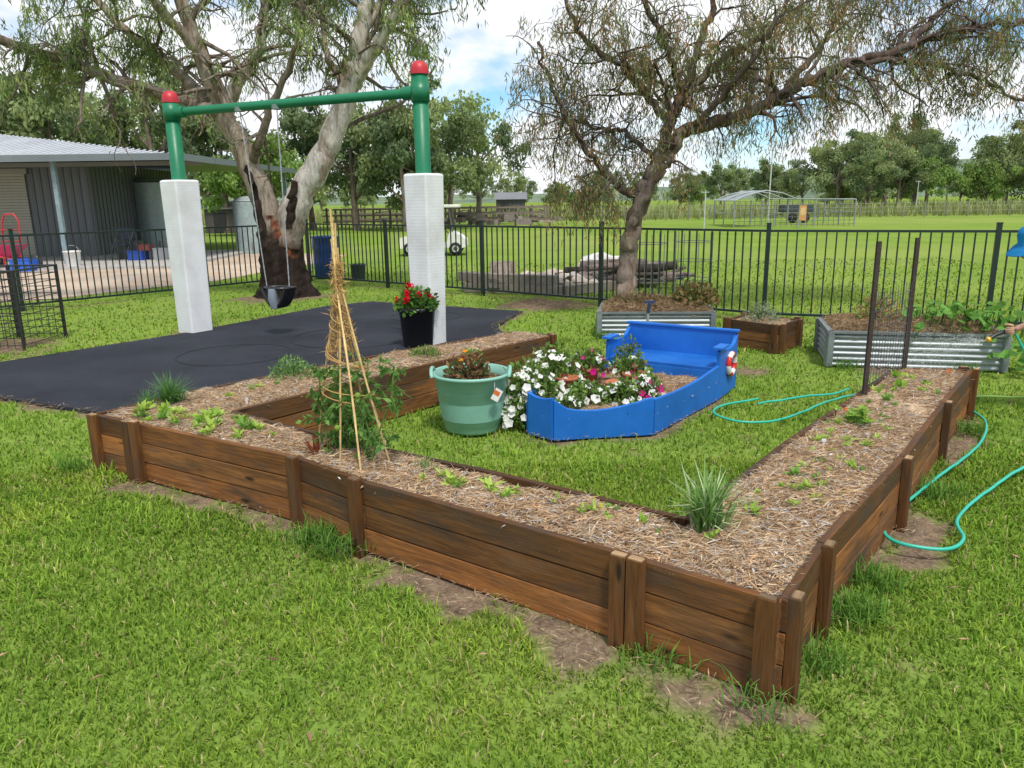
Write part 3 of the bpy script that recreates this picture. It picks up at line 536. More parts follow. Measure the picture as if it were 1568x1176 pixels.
def shedlet(x,y,w,d,h,name,wall,roof):
    e=empty(name,(x,y,0)); A=Acc()
    for i in range(int(w/.3)): A.box((x-w/2+.15+i*.3,y-d/2,h/2),(.29,.05+.02*(i%2),h),wall)
    A.box((x,y+.1,h/2-.02),(w-.1,d-.15,h-.06),np.array(wall)*.5); A.build('walls',mRoof,e)
    A=Acc(); A.add([(x-w*.56,y-d*.6,h*.98),(x+w*.56,y-d*.6,h*.98),(x+w*.56,y+d*.6,h*.98),(x-w*.56,y+d*.6,h*.98),(x-w*.56,y,h*1.3),(x+w*.56,y,h*1.3)],[[0,1,5],[0,5,4],[2,3,4],[2,4,5],[1,2,5],[0,4,3]],roof); A.build('roof',mRoof,e)
    A=Acc(); A.box((x-w*.2,y-d/2-.05,h*.42),(w*.25,.04,h*.8),(.03,.03,.03)); A.build('doorway_shade_panel',mDull,e)  # solid near-black slab on the wall; its colour stands in for doorway shade
shedlet(-15.2,44,2.8,2.2,1.3,'garden_shed',(.10,.09,.085),(.20,.18,.17)); shedlet(.1,60,2.2,2.2,1.6,'garden_shed',(.09,.09,.09),(.20,.20,.21))
A=Acc(); 
for yy in (47,50,53):
    for i in range(15):
        x=-11+i*.95+R.uniform(-.1,.1); A.box((x,yy,.55),(.11,.11,1.1+R.uniform(-.2,.3)),(.17,.13,.11))
    for z in (.4,.75,1.1): A.box((-4.4,yy-.09,z),(13.5,.05,.07),(.20,.16,.13),rz(R.uniform(-.01,.01)))
for x in (-8,-3,2.0): 
    for z in (.5,.9): A.box((x,50,z),(.05,6,.08),(.16,.13,.10))
for i in range(30):
    x=R.uniform(-4,3); A.box((x,R.uniform(46,49),R.uniform(.2,.6)),(R.uniform(.2,1.0),.4,R.uniform(.08,.35)),np.array([.2,.17,.15])*R.uniform(.4,1.8),rz(R.uniform(-1,1)))
A.build('timber_stockyard',mDull)
A=Acc()
for i in range(60): A.box((5+i*1.5,55,.5),(.06,.06,1.05),(.20,.18,.16))
for z in (.4,.7,.95): A.tube([(5,55,z),(93,55,z)],.010,4,(.3,.3,.3))
A.build('paddock_fence',mDull)
e=empty('shade_house_frame',(15,43,0)); A=Acc(); B2=Acc()
for y in (41,43,45):
    for x in (11.7,13.8,15.9,18.0): A.tube([(x,y,0),(x,y,1.35)],.035,6,(.30,.32,.33))
    A.tube([(11.7,y,1.35),(12.4,y,1.65),(13.3,y,1.85),(14.2,y,1.7),(14.9,y,1.4),(18,y,1.35)],.035,6,(.30,.32,.33))
for x,z in ((11.7,1.35),(13.3,1.85),(15.9,1.37),(18,1.35),(11.7,.7),(18,.7)): A.tube([(x,41,z),(x,45,z)],.03,6,(.30,.32,.33))
for i in range(24): A.tube([(11.7+i*.274,41,0),(11.7+i*.274,41,1.35)],.012,4,(.12,.13,.13),cap=False)
for z in np.arange(.1,1.35,.2): A.tube([(11.7,41,z),(18,41,z)],.012,4,(.12,.13,.13),cap=False)
A.build('frame',mMetal,e)
for i in range(12): B2.add([(11.7,41+i*.333,1.36),(13.3,41+i*.333,1.86),(13.3,41.3+i*.333,1.86),(11.7,41.3+i*.333,1.36)],[[0,1,2,3]],(.22,.27,.25)); 
B2.build('roof_panels',mPlas,e)
def trailer(x,y):
    A=Acc(); A.box((x,y,.65),(1.7,1,.08),(.05,.06,.055)); A.box((x,y-.5,.85),(1.7,.04,.35),(.06,.075,.075)); A.box((x-.85,y,.85),(.04,1,.35),(.06,.07,.07)); A.box((x+.85,y,.85),(.04,1,.35),(.06,.07,.07))
    for s in(-.35,.35): A.lathe((x+s,y-.55,.3),[(.05,-.08),(.28,-.08),(.30,0),(.28,.08),(.05,.08)],16,(.02,.02,.02),rot=rx(pi/2))
    A.tube([(x-.85,y,.5),(x-1.6,y,.4)],.04,6,(.1,.1,.1)); A.build('farm_trailer',mDull)
trailer(17.0,46.8)
A=Acc(); A.box((14.75,39.6,.72),(.36,.03,.75),(.55,.27,.10)); A.box((14.75,39.585,.8),(.26,.01,.36),(.6,.42,.2)); A.box((14.58,39.63,.55),(.04,.05,1.1),(.3,.3,.3)); A.box((14.92,39.63,.55),(.04,.05,1.1),(.3,.3,.3)); A.build('orange_sign',mPaint)
for x,y,h in ((13.8,42,4.0),(9.9,40,1.9),(33.0,64,2.6)):
    A=Acc(); A.tube([(x,y,0),(x+.02,y,h)],[.045,.03],8,(.55,.55,.53)); A.box((x,y,h-.1),(.4,.04,.04),(.45,.45,.45)); A.tube([(x-.2,y,h-.1),(x-.2,y,h+.05)],.02,6,(.3,.3,.3)); A.build('metal_pole',mMetal)
# ------------------------------------------------------------------ golf cart
gc=empty('golf_cart',(-2.3,23.6,0)); A=Acc(); wh=(.72,.71,.66); cx,cy=-2.3,23.6
def prism(acc,prof,y0,y1,col,ox=0):
    n=len(prof); V=[(ox+p[0],y0,p[1]) for p in prof]+[(ox+p[0],y1,p[1]) for p in prof]
    import mathutils.geometry as mg
    tri=[list(t) for t in mg.tessellate_polygon([[Vector((p[0],p[1],0)) for p in prof]])]
    acc.add(V,tri+[[n+a for a in t] for t in tri],col)
    acc.add(V,[[i,(i+1)%n,n+(i+1)%n,n+i] for i in range(n)],col)
prism(A,[(-1.0,.22),(-.98,.52),(-.75,.56),(-.3,.58),(-.25,.34),(.2,.34),(.25,.24),(-.2,.22)],cy-.5,cy+.5,wh,cx)
prism(A,[(.2,.24),(.22,.34),(.42,.36),(.5,.66),(.62,.70),(.85,.58),(1.0,.45),(1.02,.26),(.9,.22)],cy-.5,cy+.5,wh,cx)
A.box((cx+.08,cy,1.43),(1.5,1.05,.08),wh); A.build('body_and_roof',mPaint,gc,bevel=.02)
A=Acc()
for sx in(-.68,.68):
    for sy in(-.45,.45): A.lathe((cx+sx,cy+sy,.2),[(.03,-.07),(.10,-.075),(.11,-.07),(.18,-.07),(.2,0),(.18,.07),(.03,.07)],20,(.02,.02,.02),rot=rx(pi/2)); A.lathe((cx+sx,cy+sy-.075,.2),[(.0,-.01),(.10,0)],16,(.6,.6,.6),rot=rx(pi/2))
A.build('wheels',mDull,gc); A=Acc()
A.box((cx-.35,cy,.64),(.5,.95,.12),(.5,.46,.38)); A.box((cx-.6,cy,.86),(.1,.95,.36),(.5,.46,.38),ry(-.15)); A.build('seats',mCloth,gc,bevel=.02); A=Acc()
for sy in(-.48,.48):
    A.tube([(cx-.72,cy+sy,.55),(cx-.65,cy+sy,1.40)],.022,6,(.1,.1,.1)); A.tube([(cx+.62,cy+sy,.65),(cx+.5,cy+sy,1.40)],.022,6,(.1,.1,.1))
A.tube([(cx+.5,cy-.2,.6),(cx+.28,cy-.2,.85)],.015,6,(.05,.05,.05)); A.tube([(cx+.28+.05*math.sin(a)*.3,cy-.2+.14*math.cos(a),.85+.1*math.sin(a)) for a in np.linspace(0,2*pi,17)],.013,6,(.04,.04,.04)); A.build('frame_and_steering',mPaint,gc)
# ------------------------------------------------------------------ bins, clutter
bx,by=-3.98,16.85
A=Acc(); A.lathe((bx,by,0),[(.25,0),(.265,.02),(.27,.3),(.28,.32),(.28,.34),(.275,.6),(.285,.62),(.285,.64),(.28,.84),(.30,.86),(.30,.89),(.26,.89),(.25,.7)],24,(.010,.055,.27)); A.build('blue_drum_bin',mPlas)
A=Acc(); A.lathe((-3.2,16.3,0),[(.14,0),(.16,.3),(.17,.31),(.17,.33),(.15,.33),(.14,.1)],18,(.05,.06,.07)); A.build('plastic_bucket',mPlas)
A=Acc(); A.lathe((-11.35,20.2,0),[(.17,0),(.2,.42),(.215,.43),(.215,.46),(.19,.46),(.18,.2)],18,(.7,.7,.68)); A.tube([(-11.35+.2*math.cos(a),20.2,.44+.16*math.sin(a)) for a in np.linspace(0,pi,9)],.008,5,(.3,.3,.3)); A.build('plastic_bucket',mPlas)
def crate(x,y,z,w,d,h,col,rot=0):
    A=Acc(); q=rz(rot)
    for s in(-1,1):
        A.box(np.array([x,y,z+h/2])+q@np.array([0,s*d/2,0]),(w,.03,h),col,q); A.box(np.array([x,y,z+h/2])+q@np.array([s*w/2,0,0]),(.03,d-.032,h),col,q)
    A.box((x,y,z+.03),(w-.04,d-.04,.03),col,q)
    for s in(-1,1): A.box(np.array([x,y,z+h])+q@np.array([0,s*d/2,0]),(w+.04,.06,.03),col,q)
    A.build('plastic_crate',mPlas)
crate(-10.5,22.0,.08,.4,.4,.25,(.02,.07,.35)); crate(-12.3,19.7,.0,.5,.4,.3,(.02,.12,.55)); crate(-9.9,22.3,.08,.5,.4,.3,(.5,.5,.5),.3); crate(-10.3,22.1,.34,.3,.3,.15,(.30,.06,.05)); crate(-11.0,22.6,.08,.6,.4,.5,(.05,.05,.06),.2); crate(-9.4,22.2,.08,.5,.35,.5,(.12,.10,.09),.5)
def wheelbarrow(x,y):
    e=empty('red_wheelbarrow',(x,y,0)); A=Acc()
    V=[(x-.42,y-.3,.62),(x+.5,y-.28,.66),(x+.5,y+.28,.66),(x-.42,y+.3,.62),(x-.22,y-.18,.33),(x+.22,y-.16,.33),(x+.22,y+.16,.33),(x-.22,y+.18,.33)]
    A.add(V,[[4,5,6,7],[0,1,5,4],[1,2,6,5],[2,3,7,6],[3,0,4,7]],(.45,.02,.10)); A.build('tray',mPaint,e)
    A=Acc()
    for sy in(-.22,.22): A.tube([(x+.75,y+sy*.2,.2),(x+.2,y+sy,.32),(x-.5,y+sy,.5),(x-.95,y+sy*1.2,.72)],.018,6,(.5,.03,.03)); A.tube([(x-.3,y+sy,.4),(x-.38,y+sy,.02)],.015,6,(.1,.1,.1))
    A.lathe((x+.75,y,.2),[(.04,-.04),(.17,-.045),(.2,0),(.17,.045),(.04,.04)],18,(.03,.03,.03),rot=rx(pi/2)); A.build('frame_and_wheel',mPaint,e)
wheelbarrow(-12.9,19.9)
e=empty('hand_trolley',(-13.1,20.6,0)); A=Acc(); A.tube([(-13.4,20.6,.1),(-13.35,20.7,1.2),(-13.25,20.7,1.4),(-13.0,20.7,1.4),(-12.9,20.7,1.2),(-12.95,20.6,.1)],.022,7,(.5,.03,.03))
for z in (.4,.7,1.0): A.tube([(-13.38,20.63,z),(-12.93,20.63,z)],.015,6,(.5,.03,.03))
A.box((-13.17,20.45,.06),(.45,.28,.02),(.1,.1,.1)); A.lathe((-13.5,20.65,.13),[(.02,-.03),(.12,-.03),(.12,.03),(.02,.03)],14,(.02,.02,.02),rot=ry(pi/2)); A.lathe((-12.83,20.65,.13),[(.02,-.03),(.12,-.03),(.12,.03),(.02,.03)],14,(.02,.02,.02),rot=ry(pi/2)); A.build('trolley_frame',mPaint,e)
A=Acc()
for sx in(-.22,.22):
    A.tube([(-11.2+sx,22.2,.1),(-10.95+sx,22.4,.9)],.015,6,(.15,.15,.16)); A.tube([(-10.9+sx,22.1,.1),(-11.2+sx,22.4,.5)],.015,6,(.15,.15,.16))
A.box((-11.05,22.2,.5),(.45,.4,.03),(.06,.07,.1)); A.box((-11.0,22.42,.8),(.45,.03,.3),(.06,.07,.1)); A.build('folding_chair',mDull)
# ------------------------------------------------------------------ wire cages at left
e=empty('wire_mesh_cage',(-6,9,0)); A=Acc()
x0,x1,y0,y1=-7.0,-5.62,8.75,9.6
for x in(x0,(x0+x1)/2+.1,x1):
    for y in(y0,y1): A.box((x,y,.45),(.03,.03,.92),(.03,.03,.03))
for z in np.arange(.05,.92,.085):
    for y in(y0,y1): A.tube([(x0,y,z),(x1,y,z)],.005,4,(.05,.05,.05),cap=False)
    for x in(x0,x1,(x0+x1)/2+.1): A.tube([(x,y0,z),(x,y1,z)],.005,4,(.05,.05,.05),cap=False)
for x in np.arange(x0,x1,.085):
    for y in(y0,y1): A.tube([(x,y,0),(x,y,.9)],.005,4,(.05,.05,.05),cap=False)
for y in(y0,y1): A.tube([(x0,y,.9),(x1,y,.9)],.012,6,(.04,.04,.04))
for x in(x0,x1): A.tube([(x,y0,.9),(x,y1,.9)],.012,6,(.04,.04,.04))
A.build('cage_wires',mMetal,e)
# ------------------------------------------------------------------ fire pit / log pile
e=empty('landscape_log_pile',(1,14,0)); A=Acc()
def sleeper(p0,p1,z,w=.2,h=.16,col=(.26,.22,.18)):
    p0=np.array(p0);p1=np.array(p1);d=p1-p0;l=np.linalg.norm(d);c=(p0+p1)/2; A.box((c[0],c[1],z+h/2),(l,w,h),np.array(col)*R.uniform(.7,1.2),rz(math.atan2(d[1],d[0])))
sleeper((-.8,13.9),(.9,13.2),0);sleeper((-.7,13.95),(.8,13.3),.165);sleeper((.9,13.2),(2.2,14.2),0);sleeper((-.8,13.9),(-.1,15.2),0);sleeper((-.1,15.2),(1.2,15.6),0); sleeper((-.9,14.2),(-.3,13.8),.17)
A.build('sleepers',mDull,e); A=Acc()
for i in range(34): A.rock((R.uniform(-.3,1.5),R.uniform(13.7,15),.14),R.uniform(.08,.22),np.array([.38,.32,.27])*R.uniform(.4,1.6))
A.rock((1.75,14.9,.32),.34,(.62,.60,.56),(1.2,.8,.8)); A.rock((2.1,14.4,.2),.24,(.36,.30,.25)); A.rock((1.2,14.1,.15),.2,(.45,.41,.37)); A.build('rocks',mDull,e); A=Acc()
for i in range(40):
    x=R.uniform(1.2,3.0);y=R.uniform(14.0,14.9);z=.08+R.uniform(0,.38)*(1-abs(x-2.1)/1.3); a=R.normal(0.1,.4); l=R.uniform(.25,.7); r=R.uniform(.03,.10)
    A.tube([(x-l*math.cos(a),y-l*math.sin(a),z),(x,y,z+.02),(x+l*math.cos(a),y+l*math.sin(a),z+R.uniform(-.05,.14))],[r,r*1.05,r*.9],8,np.array([.13,.105,.095])*R.uniform(.3,2.4))
A.build('logs',mBark,e)
A=Acc(); A.lathe((-.15,15.2,0),[(.34,0),(.27,.12),(.25,.42),(.0,.43)],16,(.36,.31,.26)); A.build('tree_stump',mBark)
A=Acc()
for (x,y) in ((2.2,12.4),(3.0,12.7)):
    for z in (0.3,.6,.9): A.tube([(x+.3*math.cos(a),y+.3*math.sin(a),z) for a in np.linspace(0,2*pi,15)],.006,4,(.35,.35,.33))
    for a in np.linspace(0,2*pi,9): A.tube([(x+.3*math.cos(a),y+.3*math.sin(a),0),(x+.3*math.cos(a),y+.3*math.sin(a),1.05)],.006,4,(.35,.35,.33))
A.build('wire_tree_guards',mMetal)
# ------------------------------------------------------------------ tub
tb=empty('teal_garden_tub',(-.29,5.36,0)); A=Acc(); TE=(.22,.45,.36); c=(-.29,5.36,0)
A.lathe(c,[(0,.005),(.19,.005),(.2,.02),(.205,.06),(.212,.066),(.22,.15),(.226,.156),(.235,.23),(.241,.236),(.248,.31),(.256,.316),(.262,.40),(.282,.405),(.287,.42),(.278,.43),(.262,.425),(.255,.36),(.22,.1)],48,TE)
for s in(-1,1):
    pts=[(c[0]+s*(.268+.010*math.sin(t)),c[1]+.10*math.cos(t)-.03,.412+.045*math.sin(t)) for t in np.linspace(0,pi,11)]; A.tube(cr(pts,3),.014,8,TE)
A.build('tub',mPlas,tb)
A=Acc(); A.box((-.105,5.12,.31),(.062,.003,.085),(.78,.76,.72),rz(.55)@ry(.6)); A.box((-.106,5.117,.325),(.05,.003,.03),(.7,.16,.04),rz(.55)@ry(.6)); A.box((-.12,5.13,.36),(.003,.003,.07),(.7,.7,.7),rz(.5)); A.build('tag',mPaint,tb)
A=Acc(); A.lathe((c[0],c[1],.35),[(0,.03),(.15,.02),(.25,0)],24,(.08,.05,.035)); A.build('soil',mDull,tb); A=Acc(); n=900; t=R.uniform(0,6.28,n);r=.22*np.sqrt(R.uniform(0,1,n)); straw(A,c[0]+r*np.cos(t),c[1]+r*np.sin(t),np.full(n,.375),.02,.06,.003,.4,np.array([[.25,.14,.08],[.14,.08,.05],[.35,.22,.13]])); A.build('dry_litter',mStraw,tb)
def bush(acc,c,r,h,n,ll,lw,pal,stems=14,stemcol=(.11,.17,.045)):
    for i in range(stems):
        a=R.uniform(0,6.28);q=r*R.uniform(.3,.95); acc.tube([(c[0],c[1],c[2]),(c[0]+q*.5*math.cos(a),c[1]+q*.5*math.sin(a),c[2]+h*.5),(c[0]+q*math.cos(a),c[1]+q*math.sin(a),c[2]+h*R.uniform(.6,.95))],[.004,.003,.002],4,stemcol,cap=False)
    d=nrm(R.normal(size=(n,3)));d[:,2]=np.abs(d[:,2]); q=R.uniform(.25,1,n)[:,None]**.6; P=np.array(c)+d*q*np.array([r,r,h]); 
    col=np.array(pal)[R.integers(0,len(pal),n)]*1.5*R.uniform(.6,1.35,(n,1)); acc.leaves(P,d*.6+R.normal(0,.5,(n,3))+[0,0,.15],ll*R.uniform(.6,1.3,n),lw*R.uniform(.7,1.2,n),col)
A=Acc(); bush(A,(-.31,5.36,.36),.17,.19,420,.045,.014,[(.10,.13,.05),(.20,.11,.06),(.16,.07,.04),(.08,.11,.04)],22,(.16,.09,.05))
A.discs([(-.33,5.36,.57),(-.36,5.3,.52),(-.25,5.4,.5)],[(0,-.4,1)]*3,.02,(.8,.28,.03)); A.build('marigold_plant',mLeaf,tb)
# ------------------------------------------------------------------ boat planter
bt=empty('blue_boat_planter',(.9,5.9,0)); BL=np.array([.008,.145,.56]); A=Acc()
def panel(p0,p1,prof,t=.028,z0=0,col=BL,acc=None):
    acc=acc or A; p0=np.array(p0,float);p1=np.array(p1,float);d=p1-p0;l=np.linalg.norm(d);u=d/l;nn=np.array([u[1],-u[0]])*t/2; n=len(prof); V=[]
    for s in(1,-1):
        for q,z in prof: pp=p0+d*q+nn*s; V.append((pp[0],pp[1],z))
        for q,z in prof: pp=p0+d*q+nn*s; V.append((pp[0],pp[1],z0))
    F=[]
    for i in range(n-1):
        F+=[[n+i,n+i+1,i+1,i],[2*n+i,2*n+i+1,3*n+i+1,3*n+i],[i,i+1,2*n+i+1,2*n+i]]
    F+=[[0,2*n,3*n,n],[n-1,2*n-1,4*n-1,3*n-1]]; acc.add(V,F,col*R.uniform(.92,1.06))
tt=np.linspace(0,1,25)
panel(BOAT[2],BOAT[1],[(t,.235-.035*math.sin(pi*min(1,t*1.25))+(.05*math.exp(-((t-0)/.09)**2))+.03/(1+math.exp(-(t-.88)*40))) for t in tt])
panel(BOAT[3],BOAT[2],[(t,.30-.02*math.sin(pi*t)) for t in tt]); panel(BOAT[1],BOAT[0],[(t,.255-.03*math.sin(pi*t)+.03*t) for t in tt])
panel(BOAT[4],BOAT[3],[(t,.24+.06*t*t) for t in tt]); panel(BOAT[5],BOAT[4],[(t,.25) for t in tt])
C_,D_,E_,F_=[np.array(p) for p in BENCH]
armp=[(0,.39),(.06,.415),(.15,.42),(.22,.40),(.32,.385),(.6,.385),(.8,.40),(1.0,.47)]
panel(C_,D_,armp,.03); panel(F_,E_,armp,.03); panel(D_,E_,[(t,.485) for t in (0,.5,1)],.03)
panel(F_+(C_-F_)*.02,C_-(C_-F_)*.02,[(0,.235),(1,.235)],.025)
def slab(pts,z,h,col): A.poly([tuple(p) for p in pts],z,z+h,col)
slab([C_*.99+F_*.01,D_*.99+E_*.01,E_*.99+D_*.01,F_*.99+C_*.01],.238,.02,BL*.85)
u_=nrm(D_-C_); w_=nrm(E_-D_)
for a_,b_ in((C_,D_),(F_,E_)):
    A.box((*(a_*.75+b_*.25-u_*.06),.428),(.2,.08,.02),BL*1.05,rz(math.atan2(u_[1],u_[0])))
A.box((*((D_+E_)/2),.495),(1.04,.055,.02),BL,rz(math.atan2(w_[1],w_[0])))
for p in BOAT[1:5]: A.box((p[0]+.0,p[1]+.03,.11),(.04,.04,.22),BL*.9)
def boatmat():
    m,nt,b,o=newmat('blue_paint'); v=att(nt,'loc','Vector'); c=att(nt,'Col'); f=noi(nt,v,3,5,.65); g=noi(nt,v,22,4,.7)
    x=mix(nt,mr(nt,f,.3,.7,0,1),mix(nt,1.0,c,(.8,.8,.82),'MULTIPLY'),mix(nt,1.0,c,(1.2,1.15,1.08),'MULTIPLY')); x=mix(nt,mr(nt,g,.66,.74,0,.55),x,(.25,.28,.30)); nt.links.new(x,b.inputs['Base Color']); nt.links.new(mr(nt,f,.3,.7,.4,.65),b.inputs['Roughness']); bump(nt,b,g,.15,.004); return m
A.build('hull_and_bench',boatmat(),bt,bevel=.004)
mulch(BOAT,.15,'planter_mulch',bt,.03,40000)
A=Acc(); lr=np.array([*(C_*.45+D_*.55),.25])+np.array([u_[1],-u_[0],0])*.03
q=np.array([u_[0],u_[1],0]); seg=48
for i in range(seg):
    a0,a1=2*pi*i/seg,2*pi*(i+1)/seg; f=lambda a:lr+.085*(math.cos(a)*q+math.sin(a)*np.array([0,0,1.]))
    A.tube([f(a0),f((a0+a1)/2),f(a1)],.024,8,(.65,.03,.02) if (i//6)%2 else (.8,.8,.78),cap=False)
A.build('life_ring',mPlas,bt)
def tpot(x,y,z,r,h): 
    A.lathe((x,y,z),[(r*.7,0),(r*.92,h*.8),(r*1.05,h*.8),(r*1.08,h),(r*.95,h),(r*.9,h*.85),(0,h*.8)],20,(.42,.14,.07))
A=Acc(); 
for x,y in((.42,5.75),(.62,6.05),(.95,5.85),(.78,5.55)): tpot(x,y,.16,.085,.13)
A.build('terracotta_pots',mDull,bt)
A=Acc()
def petunia(c,r,h,nl,nf,cols):
    bush(A,c,r,h,nl,.042,.015,[(.07,.13,.03),(.10,.17,.04),(.13,.19,.05)],16)
    d=nrm(R.normal(size=(nf,3)));d[:,2]=np.abs(d[:,2])*.8; P=np.array(c)+d*np.array([r,r,h])*R.uniform(.9,1.1,(nf,1)); A.discs(P,d+[0,-.4,.35],R.uniform(.022,.040,nf),np.array(cols)[R.integers(0,len(cols),nf)],5)
wt=(.86,.86,.82);
petunia((.12,5.55,.10),.26,.36,1100,85,[wt]); petunia((.02,5.42,.03),.17,.30,450,36,[wt]); petunia((.32,5.9,.16),.24,.36,800,60,[wt]); petunia((.55,5.45,.18),.17,.14,350,14,[wt])
petunia((.80,5.42,.16),.15,.17,420,34,[wt]); petunia((.98,5.52,.16),.15,.20,420,42,[wt,wt,wt,wt,(.55,.03,.2)]); petunia((.62,6.1,.24),.17,.2,420,24,[(.55,.02,.2),(.65,.05,.3),wt]); petunia((.95,5.98,.24),.16,.16,380,14,[wt,(.45,.02,.15)]); petunia((.42,5.25,.14),.12,.13,200,8,[wt])
bush(A,(1.0,6.5,.2),.12,.26,160,.05,.012,[(.10,.14,.05)],12)
A.build('petunia_plants',mPetal,bt)
A=Acc(); A.tube([(1.35,7.6,0),(1.36,7.58,.50)],.014,8,(.3,.3,.32)); A.tube([(1.36,7.58,.5),(1.37,7.57,.60)],.018,8,(.03,.05,.12)); A.box((1.37,7.57,.61),(.10,.025,.025),(.03,.05,.12)); A.box((1.35,7.6,.06),(.16,.02,.2),(.3,.3,.3)); A.build('garden_spade',mPlas)
# ------------------------------------------------------------------ geranium pot
e=empty('geranium_pot',(-1.05,8.55,0)); A=Acc(); A.lathe((-1.05,8.55,0),[(.0,.0),(.15,0),(.165,.03),(.20,.42),(.215,.425),(.215,.46),(.19,.46),(.185,.38),(0,.38)],32,(.012,.012,.014)); A.build('black_pot',mPlas,e)
A=Acc(); bush(A,(-1.05,8.55,.42),.25,.25,900,.05,.022,[(.07,.15,.03),(.10,.20,.04),(.05,.11,.03)],18)
for i in range(17):
    a=R.uniform(0,6.28);q=R.uniform(.05,.26);cc=np.array([-1.05+q*math.cos(a),8.55+q*math.sin(a),.60+R.uniform(0,.16)-q*.35]); A.tube([(-1.05,8.55,.45),cc],.003,4,(.1,.18,.05),cap=False)
    d=nrm(R.normal(size=(16,3))); A.discs(cc+d*.03,d,.014,np.array([.72,.012,.03])*R.uniform(.7,1.1,(16,1)),5)
A.build('red_geranium',mPetal,e)
# ------------------------------------------------------------------ corrugated raised beds
def corr(poly,h,name):
    e=empty(name,(poly[0][0],poly[0][1],0)); A=Acc(); n=len(poly); rows=[]; m=int(h/.012); cxy=np.mean(poly,axis=0)
    for r in range(m+1):
        z=r*h/m; o=.012*math.sin(z/.055*2*pi); rows.append([(p[0]+(o if p[0]>cxy[0] else -o),p[1]+(o if p[1]>cxy[1] else -o),z) for p in poly])
    for i in range(n):
        V=[rows[r][j] for r in range(m+1) for j in(i,(i+1)%n)]; A.add(V,[[2*r,2*r+1,2*r+3,2*r+2] for r in range(m)],(.30,.33,.34),sm=True)
    for i in range(n):
        a=np.array(poly[i]);b=np.array(poly[(i+1)%n]);c=(a+b)/2; A.box((c[0],c[1],h+.012),(np.linalg.norm(b-a)+.02,.05,.022),(.20,.225,.23),rz(math.atan2(*(b-a)[::-1]))); A.box((a[0],a[1],h/2),(.06,.06,h+.004),(.22,.25,.26),rz(.1))
    A.build('corrugated_sides',mMetal,e); mulch(poly,h-.03,'bed_mulch',e,.04,30000,dome=.10,cols=np.array([[.50,.35,.20],[.36,.24,.14],[.60,.46,.29]]),sw=.003,smax=.16,tilt=.5); return e
e1=corr(CB1,.27,'corrugated_raised_bed'); e2=corr(CB2,.32,'corrugated_raised_bed')
A=Acc(); bush(A,(2.25,9.4,.33),.3,.26,700,.07,.02,[(.14,.12,.05),(.20,.13,.07),(.09,.11,.04)]); bush(A,(1.6,9.5,.33),.4,.12,400,.06,.015,[(.20,.13,.08),(.13,.10,.06)]); A.build('withered_plants',mLeaf,e1)
e=empty('timber_planter_box',(2.8,8.4,0)); Bx=Acc()
for i in range(4): section(TB[i],TB[(i+1)%4],1,h=.30,posts=(1,1),dark=.6,acc=Bx)
Bx.build('boards',mWood,e,bevel=.004); mulch(TB,.26,'box_mulch',e,.04,5000)
A=Acc(); bush(A,(2.75,8.4,.27),.2,.2,350,.05,.008,[(.16,.20,.13),(.2,.24,.17)]); A.build('lavender',mLeaf,e)
A=Acc()
for i in range(140):
    x=R.uniform(3.75,4.85);y=R.uniform(6.85,7.75); z=.36+R.uniform(0,.20); A.tube([(x,y,.3),(x+.03,y,z)],.004,4,(.12,.2,.05),cap=False)
    A.discs([(x+.03,y,z)],[(R.normal(0,.5),-.3+R.normal(0,.5),1)],R.uniform(.03,.06),np.array([.13,.27,.06])*R.uniform(.6,1.5),4)
for i in range(50):
    x=R.uniform(4.4,5.0);y=R.uniform(6.6,7.1);z=R.uniform(.05,.3); A.discs([(x,y,z)],[(R.normal(0,.4),-.6,1)],R.uniform(.03,.06),np.array([.13,.27,.06])*R.uniform(.6,1.5),4)
bush(A,(3.65,7.6,.38),.22,.25,400,.06,.012,[(.33,.22,.12),(.25,.16,.08),(.12,.16,.05)]); A.build('pumpkin_vine',mLeaf,e2)
# ------------------------------------------------------------------ plants in bed
def plant(name,fnc,mat=mLeaf):
    A=Acc(); fnc(A); A.build(name,mat)
def tuft(c,n,h,w,pal,lean=(.15,1.0)):
    def f(A):
        P=np.array(c)+np.concatenate([R.normal(0,.018,(n,2)),np.zeros((n,1))],1); A.blades(P,h*R.uniform(.55,1.1,n),w*R.uniform(.7,1.2,n),np.array(pal)[R.integers(0,len(pal),n)]*1.45*R.uniform(.7,1.3,(n,1)),R.uniform(*lean,n))
    return f
plant('chive_clump',tuft((-2.22,4.85,.31),360,.27,.006,[(.07,.16,.04),(.10,.2,.06),(.09,.17,.08)],(.1,1.1)))
plant('chive_clump',tuft((-2.35,4.80,.31),120,.17,.006,[(.07,.16,.04),(.10,.2,.06)],(.1,1.2)))
plant('spider_plant',tuft((.76,2.80,.315),210,.31,.010,[(.10,.19,.05),(.16,.26,.09),(.30,.36,.22)],(.1,.95)))
plant('strappy_seedling',tuft((-.42,3.52,.32),26,.13,.006,[(.14,.22,.08)],(.1,.9)))
plant('rosemary_shrub',lambda A:bush(A,(-1.62,5.55,.31),.18,.20,900,.035,.006,[(.10,.18,.06),(.14,.23,.08)]))
plant('herb_shrub',lambda A:bush(A,(-.72,6.25,.31),.15,.14,900,.022,.006,[(.10,.17,.04),(.13,.21,.05)]))
plant('herb_shrub',lambda A:bush(A,(-.35,6.45,.31),.10,.07,300,.025,.006,[(.13,.22,.05)]))
A=Acc(); S=[]
for k in range(40): t=R.uniform(0,1); S.append((-2.3+.9*t+R.normal(0,.07),4.62-.55*t+R.normal(0,.10),R.uniform(.7,1.4)))
for k in range(10): t=R.uniform(0,1); S.append((-2.0+.9*t,4.95+.95*t+R.normal(0,.08),R.uniform(.6,1.3)))
